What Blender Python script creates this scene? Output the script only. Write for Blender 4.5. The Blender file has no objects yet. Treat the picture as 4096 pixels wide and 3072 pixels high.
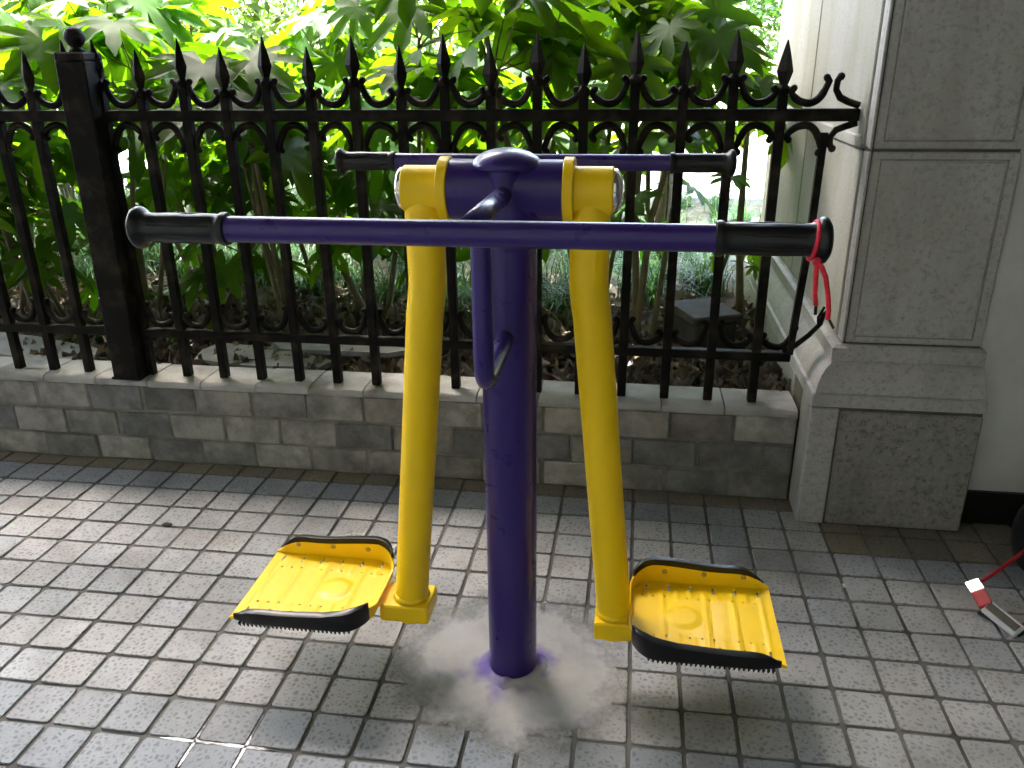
import bpy, bmesh, math, random
from mathutils import Vector, Matrix, Euler
R = math.radians
rnd = random.Random(11)
scn = bpy.context.scene
COL = scn.collection

# ------------------------------------------------------------------ camera
cam_d = bpy.data.cameras.new('camera')
cam = bpy.data.objects.new('camera', cam_d); COL.objects.link(cam)
cam_d.sensor_fit = 'HORIZONTAL'; cam_d.sensor_width = 36.0
cam_d.lens = 3270.4 / 4096 * 36.0
cam_d.clip_start = 0.02; cam_d.clip_end = 600
fwd = Vector((-0.13862075, 0.9189342, -0.36924818)).normalized()
rgt = Vector((0.98936136, 0.14511548, -0.01027612)).normalized()
upv = rgt.cross(fwd).normalized()
M = Matrix((rgt, upv, -fwd)).transposed().to_4x4()
M.translation = Vector((0.2288, -1.4860, 1.2915))
cam.matrix_world = M
scn.camera = cam

# ------------------------------------------------------------------ sky, sun, exposure
SUN = Vector((-0.33, 0.30, 0.895)).normalized()
EL = math.asin(SUN.z); AZ = math.atan2(SUN.x, SUN.y)
w = bpy.data.worlds.new('World'); scn.world = w; w.use_nodes = True
nt = w.node_tree
bg = nt.nodes['Background']; bg.inputs['Strength'].default_value = 0.15
sky = nt.nodes.new('ShaderNodeTexSky'); sky.sky_type = 'NISHITA'; sky.sun_disc = False
sky.sun_elevation = EL; sky.sun_rotation = AZ; sky.dust_density = 4.5; sky.air_density = 0.95; sky.ozone_density = 0.6
nt.links.new(sky.outputs['Color'], bg.inputs['Color'])
sd = bpy.data.lights.new('sun', 'SUN'); sun = bpy.data.objects.new('sun', sd); COL.objects.link(sun)
sd.energy = 2.0; sd.angle = R(0.53); sd.color = (1.0, 0.97, 0.92)
sun.rotation_euler = (-SUN).to_track_quat('-Z', 'Y').to_euler()
sun.location = (6, 1, 9)
scn.view_settings.view_transform = 'Standard'; scn.view_settings.look = 'None'
scn.view_settings.gamma = 1.0; scn.view_settings.use_curve_mapping = False
scn.view_settings.exposure = 4.8
scn.render.engine = 'CYCLES'
scn.cycles.max_bounces = 10; scn.cycles.diffuse_bounces = 6
scn.cycles.transmission_bounces = 6; scn.cycles.transparent_max_bounces = 8

# ------------------------------------------------------------------ materials
def mat(name):
    m = bpy.data.materials.new(name); m.use_nodes = True
    t = m.node_tree; b = t.nodes['Principled BSDF']
    return m, t, b
def node(t, kind, **kw):
    n = t.nodes.new(kind)
    for k, v in kw.items():
        if k in n.inputs: n.inputs[k].default_value = v
        else: setattr(n, k, v)
    return n
def coords(t, jitter=True, scale=1.0):
    """object coordinates, shifted per object so that repeats differ"""
    tc = node(t, 'ShaderNodeTexCoord')
    if not jitter: return tc.outputs['Object']
    oi = node(t, 'ShaderNodeObjectInfo')
    mul = node(t, 'ShaderNodeMath', operation='MULTIPLY'); mul.inputs[1].default_value = 37.0
    t.links.new(oi.outputs['Random'], mul.inputs[0])
    ad = node(t, 'ShaderNodeVectorMath', operation='ADD')
    t.links.new(tc.outputs['Object'], ad.inputs[0]); t.links.new(mul.outputs[0], ad.inputs[1])
    return ad.outputs[0]
def ramp(t, fac, stops):
    r = node(t, 'ShaderNodeValToRGB'); e = r.color_ramp.elements
    while len(e) > len(stops): e.remove(e[-1])
    while len(e) < len(stops): e.new(0.5)
    for i, (p, c) in enumerate(stops):
        e[i].position = p; e[i].color = (c[0], c[1], c[2], 1)
    t.links.new(fac, r.inputs['Fac']); return r.outputs['Color']
def noise(t, vec, scale, detail=4, rough=0.6):
    n = node(t, 'ShaderNodeTexNoise', Scale=scale, Detail=detail, Roughness=rough)
    if vec is not None: t.links.new(vec, n.inputs['Vector'])
    return n.outputs['Fac']
def mixc(t, fac, a, b, mode='MIX'):
    n = node(t, 'ShaderNodeMix', data_type='RGBA', blend_type=mode)
    for s, v in ((n.inputs[0], fac), (n.inputs[6], a), (n.inputs[7], b)):
        if isinstance(v, (int, float)): s.default_value = v
        elif isinstance(v, tuple): s.default_value = (v[0], v[1], v[2], 1)
        else: t.links.new(v, s)
    return n.outputs[2]
def bump(t, b, h, strength=0.4, dist=0.002):
    n = node(t, 'ShaderNodeBump', Strength=strength, Distance=dist)
    t.links.new(h, n.inputs['Height']); t.links.new(n.outputs['Normal'], b.inputs['Normal'])
def maprange(t, v, a, b, c=0.0, d=1.0):
    n = node(t, 'ShaderNodeMapRange'); n.clamp = True
    n.inputs[1].default_value = a; n.inputs[2].default_value = b; n.inputs[3].default_value = c; n.inputs[4].default_value = d
    t.links.new(v, n.inputs[0]); return n.outputs[0]

def m_tile(name, hi, lo, stain):
    m, t, b = mat(name); v = coords(t)
    geo = node(t, 'ShaderNodeNewGeometry')
    wv = node(t, 'ShaderNodeTexNoise', Scale=60.0, Detail=2.0); t.links.new(v, wv.inputs['Vector'])
    wa = node(t, 'ShaderNodeVectorMath', operation='MULTIPLY_ADD'); t.links.new(wv.outputs['Color'], wa.inputs[0]); wa.inputs[1].default_value = (0.012, 0.012, 0.012); t.links.new(v, wa.inputs[2])
    vo = node(t, 'ShaderNodeTexVoronoi', Scale=78.0, Randomness=1.0, feature='DISTANCE_TO_EDGE'); t.links.new(wa.outputs[0], vo.inputs['Vector'])
    pit = maprange(t, vo.outputs['Distance'], 0.12, 0.34, 1.0, 0.0)
    base = mixc(t, pit, lo, hi)
    big = noise(t, geo.outputs['Position'], 3.2, 5)
    base = mixc(t, maprange(t, big, 0.48, 0.68, 0, 0.6), base, stain)
    spot = noise(t, v, 14, 5, 0.7)
    base = mixc(t, maprange(t, spot, 0.58, 0.78, 0, 0.55), base, stain)
    oi = node(t, 'ShaderNodeObjectInfo')
    base = mixc(t, 1.0, base, oi.outputs['Color'], 'MULTIPLY')
    fine = noise(t, v, 260, 2)
    base = mixc(t, maprange(t, fine, 0.3, 0.7, 0, 0.25), base, (hi[0]*0.6, hi[1]*0.6, hi[2]*0.6))
    t.links.new(base, b.inputs['Base Color']); b.inputs['Roughness'].default_value = 0.62
    b.inputs['Specular IOR Level'].default_value = 0.35
    bump(t, b, pit, 0.5, 0.0012)
    return m
MT_BEIGE = m_tile('tile_beige', (0.395, 0.397, 0.395), (0.225, 0.225, 0.222), (0.165, 0.158, 0.145))
MT_BLUE = m_tile('tile_blue', (0.30, 0.317, 0.335), (0.175, 0.187, 0.202), (0.12, 0.12, 0.11))
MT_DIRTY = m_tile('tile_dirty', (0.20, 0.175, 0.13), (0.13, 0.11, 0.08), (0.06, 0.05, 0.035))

def m_simple(name, c1, c2, scale, rough=0.8, bs=0.4, bd=0.003, detail=5, spec=0.3, jitter=True, c3=None):
    m, t, b = mat(name); v = coords(t, jitter)
    n = noise(t, v, scale, detail)
    st = [(0.3, c1), (0.68, c2)] if c3 is None else [(0.28, c1), (0.5, c2), (0.72, c3)]
    t.links.new(ramp(t, n, st), b.inputs['Base Color'])
    b.inputs['Roughness'].default_value = rough; b.inputs['Specular IOR Level'].default_value = spec
    bump(t, b, noise(t, v, scale * 5, 4), bs, bd)
    return m
M_GROUT = m_simple('grout', (0.045, 0.042, 0.038), (0.18, 0.172, 0.158), 5, 0.85, jitter=False)
M_MORTAR = m_simple('mortar', (0.075, 0.068, 0.055), (0.24, 0.225, 0.20), 7, 0.9)
M_COPE = m_simple('coping_cement', (0.13, 0.125, 0.115), (0.31, 0.305, 0.29), 5, 0.85, 0.9, 0.006, c3=(0.40, 0.39, 0.375))

m, t, b = mat('brick_stone'); v = coords(t)
oi = node(t, 'ShaderNodeObjectInfo')
n1 = noise(t, v, 9, 6, 0.65); n2 = noise(t, v, 330, 2)
n3 = noise(t, v, 26, 5, 0.7)
c = mixc(t, maprange(t, n1, 0.38, 0.64, 0, 0.95), (1.32, 1.29, 1.23), (0.48, 0.475, 0.46))
c = mixc(t, maprange(t, n3, 0.45, 0.7, 0, 0.5), c, (0.6, 0.6, 0.58))
c = mixc(t, 1.0, c, oi.outputs['Color'], 'MULTIPLY')
c = mixc(t, maprange(t, n2, 0.62, 0.75, 0, 0.35), c, (0.42, 0.42, 0.41))
t.links.new(c, b.inputs['Base Color']); b.inputs['Roughness'].default_value = 0.75
bump(t, b, n3, 0.9, 0.006)
M_BRICK = m

def m_paint(name, col, rough, coat, dirt=0.0, dirtc=(0.2, 0.15, 0.1), dscale=5):
    m, t, b = mat(name); v = coords(t, False)
    n = noise(t, v, dscale, 6, 0.7)
    cc = mixc(t, maprange(t, n, 0.6, 0.85, 0, dirt), col, dirtc)
    ch = noise(t, v, 55, 3, 0.6)
    cc = mixc(t, maprange(t, ch, 0.765, 0.785, 0, 0.45), cc, (col[0]*0.35+0.02, col[1]*0.35+0.015, col[2]*0.35+0.01))
    t.links.new(cc, b.inputs['Base Color'])
    rr = maprange(t, noise(t, v, 30, 3), 0.2, 0.8, rough * 0.8, rough * 1.25)
    t.links.new(rr, b.inputs['Roughness'])
    b.inputs['Coat Weight'].default_value = coat; b.inputs['Coat Roughness'].default_value = 0.10; b.inputs['Specular IOR Level'].default_value = 0.25
    bump(t, b, noise(t, v, 120, 2), 0.06, 0.001)
    return m
M_PURPLE = m_paint('purple_paint', (0.028, 0.0125, 0.125), 0.30, 0.22, 0.2, (0.03, 0.025, 0.06))
M_YELLOW = m_paint('yellow_paint', (0.86, 0.56, 0.004), 0.40, 0.12, 0.3, (0.52, 0.30, 0.02), 9)
M_RUBBER = m_paint('black_rubber', (0.005, 0.0054, 0.0065), 0.38, 0.15)
M_IRON = m_simple('cast_iron', (0.0035, 0.003, 0.0026), (0.0065, 0.0052, 0.0043), 14, 0.65, 0.5, 0.002, spec=0.10, c3=(0.034, 0.026, 0.019))
m, t, b = mat('chrome'); b.inputs['Base Color'].default_value = (0.72, 0.70, 0.67, 1)
b.inputs['Metallic'].default_value = 1.0; b.inputs['Roughness'].default_value = 0.14; M_CHROME = m
m, t, b = mat('brushed_steel'); b.inputs['Base Color'].default_value = (0.80, 0.80, 0.80, 1); b.inputs['Metallic'].default_value = 0.75; b.inputs['Roughness'].default_value = 0.38; M_STEEL = m
m, t, b = mat('red_cord'); v = coords(t, False)
t.links.new(ramp(t, noise(t, v, 300, 2), [(0.3, (0.50, 0.008, 0.025)), (0.7, (0.78, 0.02, 0.05))]), b.inputs['Base Color'])
b.inputs['Roughness'].default_value = 0.7; bump(t, b, noise(t, v, 500, 2), 0.6, 0.001); M_RED = m
m, t, b = mat('red_plastic'); b.inputs['Base Color'].default_value = (0.36, 0.006, 0.012, 1); b.inputs['Roughness'].default_value = 0.4; M_REDP = m

def m_granite(name, base, dark, light, scale, stain=None):
    m, t, b = mat(name); v = coords(t)
    n1 = noise(t, v, scale, 3, 0.7); n2 = noise(t, v, scale * 0.45, 4, 0.7)
    c = ramp(t, n1, [(0.33, dark), (0.47, base), (0.6, base), (0.72, light)])
    c = mixc(t, maprange(t, n2, 0.55, 0.7, 0, 0.6), c, dark)
    geo = node(t, 'ShaderNodeNewGeometry')
    mp = node(t, 'ShaderNodeMapping'); mp.inputs['Scale'].default_value = (2.6, 2.6, 0.7); t.links.new(geo.outputs['Position'], mp.inputs['Vector'])
    s = noise(t, mp.outputs[0], 2.0, 6, 0.65)
    c = mixc(t, maprange(t, s, 0.42, 0.70, 0, 0.8), c, stain or dark)
    t.links.new(c, b.inputs['Base Color']); b.inputs['Roughness'].default_value = 0.72
    b.inputs['Specular IOR Level'].default_value = 0.3
    bump(t, b, n1, 0.35, 0.002); return m
M_GRAN = m_granite('granite', (0.37, 0.362, 0.345), (0.24, 0.233, 0.22), (0.44, 0.43, 0.415), 80)
M_GRANR = m_granite('granite_rough', (0.235, 0.225, 0.205), (0.12, 0.114, 0.104), (0.33, 0.318, 0.293), 75)
M_GRANL = m_granite('granite_side', (0.33, 0.322, 0.295), (0.24, 0.23, 0.205), (0.38, 0.372, 0.345), 120, (0.235, 0.225, 0.155))
M_JOINT = m_simple('joint_dark', (0.05, 0.045, 0.035), (0.10, 0.09, 0.07), 12, 0.9)
M_PLASTER = m_simple('white_plaster', (0.40, 0.395, 0.38), (0.54, 0.53, 0.51), 4, 0.85, 0.3, 0.002, 7)
M_CEIL = m_simple('ceiling_paint', (0.08, 0.078, 0.074), (0.11, 0.107, 0.10), 2, 0.9, 0.1, 0.001)
M_BACKW = m_simple('pale_render', (0.70, 0.68, 0.63), (0.78, 0.76, 0.72), 3, 0.85, 0.3, 0.003)
M_DARKWALL = m_simple('dark_render', (0.10, 0.095, 0.09), (0.15, 0.145, 0.135), 3, 0.85, 0.3, 0.003)
M_BLACK = m_simple('black_stone', (0.006, 0.006, 0.006), (0.016, 0.015, 0.014), 10, 0.35, 0.1, 0.001, spec=0.5)
M_SOIL = m_simple('soil', (0.022, 0.016, 0.011), (0.06, 0.045, 0.03), 8, 0.95, 0.8, 0.02, jitter=False)
M_BARK = m_simple('bark', (0.07, 0.05, 0.032), (0.19, 0.145, 0.10), 22, 0.9, 0.8, 0.006)
M_SLAB = m_simple('stone_slab', (0.16, 0.155, 0.145), (0.30, 0.295, 0.28), 7, 0.7, 0.4, 0.003)
M_PATH = m_simple('path_concrete', (0.38, 0.37, 0.34), (0.5, 0.49, 0.46), 3, 0.9, 0.4, 0.004, jitter=False)
M_KERB = m_simple('kerb', (0.40, 0.35, 0.31), (0.5, 0.45, 0.40), 3, 0.9)
M_CONC = m_simple('concrete_dark', (0.022, 0.021, 0.018), (0.06, 0.057, 0.05), 9, 0.9, 0.6, 0.004)

# cement smear round the post foot, purple overspray next to the post
m, t, b = mat('cement'); tc = node(t, 'ShaderNodeTexCoord')
ln = node(t, 'ShaderNodeVectorMath', operation='LENGTH'); t.links.new(tc.outputs['Object'], ln.inputs[0])
n1 = noise(t, tc.outputs['Object'], 6, 6, 0.65)
c = ramp(t, n1, [(0.3, (0.24, 0.237, 0.235)), (0.5, (0.37, 0.368, 0.366)), (0.72, (0.47, 0.467, 0.465))])
ns = node(t, 'ShaderNodeMath', operation='ADD'); t.links.new(ln.outputs['Value'], ns.inputs[0])
nn = maprange(t, noise(t, tc.outputs['Object'], 11, 3), 0.3, 0.7, -0.045, 0.045); t.links.new(nn, ns.inputs[1])
c = mixc(t, maprange(t, ns.outputs[0], 0.050, 0.105, 0.85, 0.0), c, (0.11, 0.07, 0.34))
nb = noise(t, tc.outputs['Object'], 9, 7, 0.7)
ed = node(t, 'ShaderNodeMath', operation='MULTIPLY_ADD'); t.links.new(nb, ed.inputs[0]); ed.inputs[1].default_value = -0.30; t.links.new(ln.outputs['Value'], ed.inputs[2])
t.links.new(maprange(t, ed.outputs[0], 0.045, 0.135, 1.0, 0.0), b.inputs['Alpha'])
t.links.new(c, b.inputs['Base Color']); b.inputs['Roughness'].default_value = 0.85
bump(t, b, noise(t, tc.outputs['Object'], 60, 5, 0.7), 0.35, 0.0015); M_CEMENT = m

m, t, b = mat('water'); b.inputs['Base Color'].default_value = (0.02, 0.02, 0.022, 1)
b.inputs['Roughness'].default_value = 0.12; b.inputs['Specular IOR Level'].default_value = 0.5
bump(t, b, noise(t, coords(t, False), 60, 2), 0.25, 0.002); M_WATER = m

def m_leaf(name, front, trans, tw, use_attr=None, rough=0.38, veins=False):
    m, t, b = mat(name)
    out = t.nodes['Material Output']
    v = coords(t)
    if use_attr:
        a = node(t, 'ShaderNodeAttribute'); a.attribute_name = use_attr; tint = a.outputs['Color']
    else:
        tint = node(t, 'ShaderNodeObjectInfo').outputs['Color']
    n = noise(t, v, 6, 4)
    c = mixc(t, maprange(t, n, 0.35, 0.7), front, (front[0]*0.65, front[1]*0.7, front[2]*0.65))
    c = mixc(t, 1.0, c, tint, 'MULTIPLY')
    t.links.new(c, b.inputs['Base Color']); b.inputs['Roughness'].default_value = rough
    b.inputs['Specular IOR Level'].default_value = 0.18
    tr = node(t, 'ShaderNodeBsdfTranslucent')
    ct = mixc(t, 1.0, mixc(t, maprange(t, n, 0.35, 0.7), trans, (trans[0]*0.8, trans[1]*0.85, trans[2]*0.7)), tint, 'MULTIPLY')
    t.links.new(ct, tr.inputs['Color'])
    mx = node(t, 'ShaderNodeMixShader'); mx.inputs[0].default_value = tw
    t.links.new(b.outputs[0], mx.inputs[1]); t.links.new(tr.outputs[0], mx.inputs[2])
    t.links.new(mx.outputs[0], out.inputs['Surface'])
    return m
M_LEAF = m_leaf('fatsia_leaf', (0.030, 0.098, 0.008), (0.125, 0.28, 0.004), 0.50, None, 0.55)
M_CLOUD = m_leaf('small_leaf', (0.024, 0.062, 0.010), (0.075, 0.15, 0.010), 0.4, 'tint', 0.5)
M_GRASS = m_leaf('grass_blade', (0.028, 0.08, 0.024), (0.05, 0.13, 0.020), 0.3, 'tint', 0.45)
M_DEAD = m_leaf('dead_leaf', (0.18, 0.148, 0.122), (0.12, 0.08, 0.05), 0.10, 'tint', 0.8)
M_STEM = m_simple('green_stem', (0.09, 0.085, 0.04), (0.16, 0.13, 0.075), 18, 0.7, 0.4, 0.003)

# ------------------------------------------------------------------ mesh helpers
class MB:
    def __init__(s): s.v = []; s.f = []; s.sm = []; s.tint = []
    def add(s, verts, faces, smooth=False, tint=None):
        o = len(s.v); s.v += [tuple(p) for p in verts]
        s.f += [tuple(i + o for i in f) for f in faces]; s.sm += [smooth] * len(faces)
        s.tint += [tint or (1, 1, 1)] * len(faces); return s
    def mesh(s, name, material, attr=False):
        me = bpy.data.meshes.new(name); me.from_pydata(s.v, [], s.f)
        me.polygons.foreach_set('use_smooth', s.sm)
        if attr:
            a = me.color_attributes.new('tint', 'FLOAT_COLOR', 'CORNER')
            data = []
            for f, c in zip(s.f, s.tint): data += [c[0], c[1], c[2], 1.0] * len(f)
            a.data.foreach_set('color', data)
        me.materials.append(material); me.update(); return me
    def build(s, name, material, parent=None, attr=False, loc=None):
        return link(name, s.mesh(name, material, attr), parent, loc)
def link(name, data, parent=None, loc=None):
    o = bpy.data.objects.new(name, data); COL.objects.link(o)
    if parent is not None: o.parent = parent
    if loc is not None: o.location = loc
    return o
def tag(o, label, cat, group=None):
    o['label'] = label; o['category'] = cat
    if group: o['group'] = group
    return o
def thing(name, loc, label, cat, group=None):
    return tag(link(name, None, None, loc), label, cat, group)
def struct(o): o['kind'] = 'structure'; return o

def cbox(mb, x0, x1, y0, y1, z0, z1, c=0.004, tint=None):
    """box with chamfered edges"""
    c = min(c, (x1-x0)/2.2, (y1-y0)/2.2, (z1-z0)/2.2)
    X = (x0, x1); Y = (y0, y1); Z = (z0, z1); vs = []; idx = {}
    for i in (0, 1):
        for j in (0, 1):
            for k in (0, 1):
                p = (X[i], Y[j], Z[k]); d = (c if i == 0 else -c, c if j == 0 else -c, c if k == 0 else -c)
                idx[(i, j, k, 0)] = len(vs); vs.append((p[0], p[1]+d[1], p[2]+d[2]))
                idx[(i, j, k, 1)] = len(vs); vs.append((p[0]+d[0], p[1], p[2]+d[2]))
                idx[(i, j, k, 2)] = len(vs); vs.append((p[0]+d[0], p[1]+d[1], p[2]))
    g = lambda i, j, k, a: idx[(i, j, k, a)]
    fs = []
    for i in (0, 1):
        q = [g(i,0,0,0), g(i,1,0,0), g(i,1,1,0), g(i,0,1,0)]; fs.append(q if i else q[::-1])
        q = [g(0,i,0,1), g(0,i,1,1), g(1,i,1,1), g(1,i,0,1)]; fs.append(q if i else q[::-1])
        q = [g(0,0,i,2), g(1,0,i,2), g(1,1,i,2), g(0,1,i,2)]; fs.append(q if i else q[::-1])
    for a in (0, 1):
        for d in (0, 1):
            fs.append([g(0,a,d,1), g(1,a,d,1), g(1,a,d,2), g(0,a,d,2)][::(1 if (a == d) else -1)])
            fs.append([g(a,0,d,2), g(a,1,d,2), g(a,1,d,0), g(a,0,d,0)][::(1 if (a == d) else -1)])
            fs.append([g(a,d,0,0), g(a,d,1,0), g(a,d,1,1), g(a,d,0,1)][::(1 if (a == d) else -1)])
    for i in (0, 1):
        for j in (0, 1):
            for k in (0, 1):
                q = [g(i,j,k,0), g(i,j,k,1), g(i,j,k,2)]
                fs.append(q if (i + j + k) % 2 else q[::-1])
    mb.add(vs, fs, False, tint)
def sweep(mb, pts, rad, n=12, caps=True, smooth=True, flat=1.0, tint=None, ref=None):
    P = [Vector(p) for p in pts]; r = rad if isinstance(rad, (list, tuple)) else [rad] * len(P)
    T = []
    for i in range(len(P)):
        a = P[max(i-1, 0)]; b2 = P[min(i+1, len(P)-1)]; T.append((b2-a).normalized())
    u = Vector(ref) if ref else (Vector((0, 0, 1)) if abs(T[0].z) < 0.9 else Vector((1, 0, 0)))
    u = (u - T[0]*u.dot(T[0])).normalized(); vs = []
    for i in range(len(P)):
        u = (u - T[i]*u.dot(T[i])).normalized(); w2 = T[i].cross(u)
        for k in range(n):
            a = 2*math.pi*(k+0.5)/n
            vs.append(P[i] + (u*math.cos(a) + w2*math.sin(a)*flat)*r[i])
    fs = [(i*n+k, i*n+(k+1) % n, (i+1)*n+(k+1) % n, (i+1)*n+k) for i in range(len(P)-1) for k in range(n)]
    mb.add(vs, fs, smooth, tint)
    if caps:
        o = len(mb.v) - len(vs)
        for base, rev in ((0, True), ((len(P)-1)*n, False)):
            f = [o+base+k for k in range(n)]
            mb.f.append(tuple(f[::-1] if rev else f)); mb.sm.append(False); mb.tint.append(tint or (1, 1, 1))
def lathe(mb, prof, org=(0, 0, 0), axis='Z', n=24, smooth=True, sgn=1):
    """prof: (radius, distance along axis)"""
    vs = []
    for rr, h in prof:
        for k in range(n):
            a = 2*math.pi*k/n; c, s = math.cos(a)*rr, math.sin(a)*rr
            if axis == 'Z': p = (org[0]+c, org[1]+s, org[2]+h*sgn)
            elif axis == 'X': p = (org[0]+h*sgn, org[1]+c, org[2]+s)
            else: p = (org[0]+s, org[1]+h*sgn, org[2]+c)
            vs.append(p)
    fs = []
    for i in range(len(prof)-1):
        for k in range(n):
            q = (i*n+k, i*n+(k+1) % n, (i+1)*n+(k+1) % n, (i+1)*n+k)
            fs.append(q if sgn > 0 else q[::-1])
    fs.append(tuple(range(n))[::-1] if sgn > 0 else tuple(range(n)))
    e = tuple((len(prof)-1)*n+k for k in range(n)); fs.append(e if sgn > 0 else e[::-1])
    mb.add(vs, fs, smooth)
def arc(c, r, a0, a1, n, plane='YZ', fixed=0.0):
    out = []
    for i in range(n+1):
        a = R(a0 + (a1-a0)*i/n); p, q = c[0]+r*math.cos(a), c[1]+r*math.sin(a)
        out.append((fixed, p, q) if plane == 'YZ' else ((p, fixed, q) if plane == 'XZ' else (p, q, fixed)))
    return out
def autosmooth(o, deg=35):
    o.data.shade_smooth() if hasattr(o.data, 'shade_smooth') else None
    md = None
    # hard edges by angle
    bm = bmesh.new(); bm.from_mesh(o.data)
    for e in bm.edges:
        if len(e.link_faces) == 2: e.smooth = e.calc_face_angle(0) < R(deg)
    bm.to_mesh(o.data); bm.free()
    return o

# ================================================================== SETTING
# floor: bedding sheet with a tile for every square
PIT = 0.11; OX = -1.275; OY = 0.682
mb = MB(); mb.add([(-8, -5, -0.0042), (3.2, -5, -0.0042), (3.2, 0.90, -0.0042), (-8, 0.90, -0.0042)], [(0, 1, 2, 3)])
floor = struct(mb.build('floor', M_GROUT))
def tile_verts(w2, d, rc=0.007, ch=0.0012, dep=0.008):
    """rounded square slab with a chamfered rim, top at z=0"""
    def ring(a, bb, r, z):
        out = []
        for cx, cy, a0 in ((a-r, bb-r, 0), (-a+r, bb-r, 90), (-a+r, -bb+r, 180), (a-r, -bb+r, 270)):
            for k in range(3):
                q = R(a0 + 45*k); out.append((cx+r*math.cos(q), cy+r*math.sin(q), z))
        return out
    a, bb = w2/2, d/2
    v = ring(a, bb, rc, -dep) + ring(a, bb, rc, -ch) + ring(a-ch, bb-ch, rc-ch*0.5, 0)
    f = [(l*12+k, l*12+(k+1) % 12, (l+1)*12+(k+1) % 12, (l+1)*12+k) for l in (0, 1) for k in range(12)]
    f.append(tuple(range(24, 36))); return v, f
TS = 0.1008
shared = {}
for nm, mm in (('beige', MT_BEIGE), ('blue', MT_BLUE), ('dirty', MT_DIRTY)):
    v, f = tile_verts(TS, TS); shared[nm] = MB().add(v, f).mesh('tile', mm)
def tile_kind(c_, r_):
    if r_ == -2: return 'dirty'
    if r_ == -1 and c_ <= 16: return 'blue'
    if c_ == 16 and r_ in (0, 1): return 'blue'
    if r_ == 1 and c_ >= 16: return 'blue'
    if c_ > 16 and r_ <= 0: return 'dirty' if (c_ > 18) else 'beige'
    if r_ >= 8: return 'blue'
    return 'beige'
ci = M.inverted(); fl = 3270.4/4
def px(p):
    q = ci @ Vector(p); return (512 + fl*q.x/-q.z, 384 - fl*q.y/-q.z, -q.z)
cells = []
for c_ in range(-42, 39):
    for r_ in range(-2, 30):
        x = OX + (c_+0.5)*PIT; y = OY - (r_+0.5)*PIT; d = TS
        if r_ == -2: d = 0.865 - (OY + PIT) - 0.006; y = OY + PIT + 0.004 + d/2
        if x > 0.83 and y > 0.80: continue
        u, v_, z_ = px((x, y, 0))
        vis = -30 < u < 1054 and 300 < v_ < 800
        cells.append((not vis, z_, c_, r_, x, y, d))
cells.sort()
rest = {'beige': MB(), 'blue': MB(), 'dirty': MB()}
dirty_stub = None
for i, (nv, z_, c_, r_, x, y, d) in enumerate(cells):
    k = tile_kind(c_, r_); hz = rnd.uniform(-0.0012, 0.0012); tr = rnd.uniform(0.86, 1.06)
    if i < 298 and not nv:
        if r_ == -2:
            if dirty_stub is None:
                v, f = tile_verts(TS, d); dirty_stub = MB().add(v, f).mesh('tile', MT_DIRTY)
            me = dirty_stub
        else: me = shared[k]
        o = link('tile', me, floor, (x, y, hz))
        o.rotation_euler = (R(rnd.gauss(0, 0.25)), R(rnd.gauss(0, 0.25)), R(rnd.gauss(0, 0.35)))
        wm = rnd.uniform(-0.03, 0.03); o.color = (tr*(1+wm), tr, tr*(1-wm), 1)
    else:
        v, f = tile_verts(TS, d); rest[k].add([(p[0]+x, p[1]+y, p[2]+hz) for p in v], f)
for k, mm in (('beige', MT_BEIGE), ('blue', MT_BLUE), ('dirty', MT_DIRTY)):
    if rest[k].v:
        o = rest[k].build('far_tiles', mm, floor); o['kind'] = 'stuff'

# roof over the walk, wall of the building behind, end wall on the right
mb = MB(); cbox(mb, -6.2, 3.2, -5, 2.45, 4.0, 4.22, 0.01); struct(mb.build('ceiling', M_CEIL))
mb = MB(); cbox(mb, -6.2, 3.2, -2.8, -2.6, -0.05, 4.01, 0.01); struct(mb.build('wall_back', M_BACKW))  # unseen; set close and pale so it bounces fill onto the machine
mb = MB(); cbox(mb, 3.0, 3.2, -5, 0.80, -0.05, 4.01, 0.01); struct(mb.build('wall_right', M_DARKWALL))
mb = MB(); cbox(mb, -6.2, -6, -5, 0.6, -0.05, 4.01, 0.01); struct(mb.build('light_block_left', M_DARKWALL))  # unseen wall added at the left end to cut fill light

# garden ground, path, far ground
def hgt(x, y):
    return 0.255 + 0.03*math.sin(x*2.1+y)*math.cos(y*1.7) * min(1, max(0, (y-1.0)/0.5))
mb = MB(); xs = [-200, -60, -20, -9] + [-6+0.25*i for i in range(41)] + [6, 12, 30, 80, 200]
ys = [0.985+0.16*i for i in range(26)]
vs = [(x, y, hgt(x, y)) for y in ys for x in xs]; nx = len(xs)
mb.add(vs, [(j*nx+i, j*nx+i+1, (j+1)*nx+i+1, (j+1)*nx+i) for j in range(len(ys)-1) for i in range(nx-1)], True)
struct(mb.build('garden_soil', M_SOIL))
yl = ys[-1]
mb = MB(); mb.add([(-200, yl-0.02, 0.20), (200, yl-0.02, 0.20), (200, 300, 0.20), (-200, 300, 0.20)], [(0, 1, 2, 3)])
struct(mb.build('ground', m_simple('lawn_ground', (0.10, 0.15, 0.05), (0.30, 0.32, 0.16), 1.6, 0.95, 0.6, 0.02, jitter=False)))
mb = MB(); mb.add([(-80, 5.1, 0.206), (80, 5.1, 0.206), (80, 9.2, 0.206), (-80, 9.2, 0.206)], [(0, 1, 2, 3)])
struct(mb.build('path', M_PATH))
mb = MB(); mb.add([(-80, 13.4, 0.208), (80, 13.4, 0.208), (80, 23.0, 0.208), (-80, 23.0, 0.208)], [(0, 1, 2, 3)])
struct(mb.build('road', M_PATH))
mb = MB(); cbox(mb, -40, 40, 4.98, 5.10, 0.18, 0.30, 0.01); struct(mb.build('kerb', M_KERB))

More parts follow.
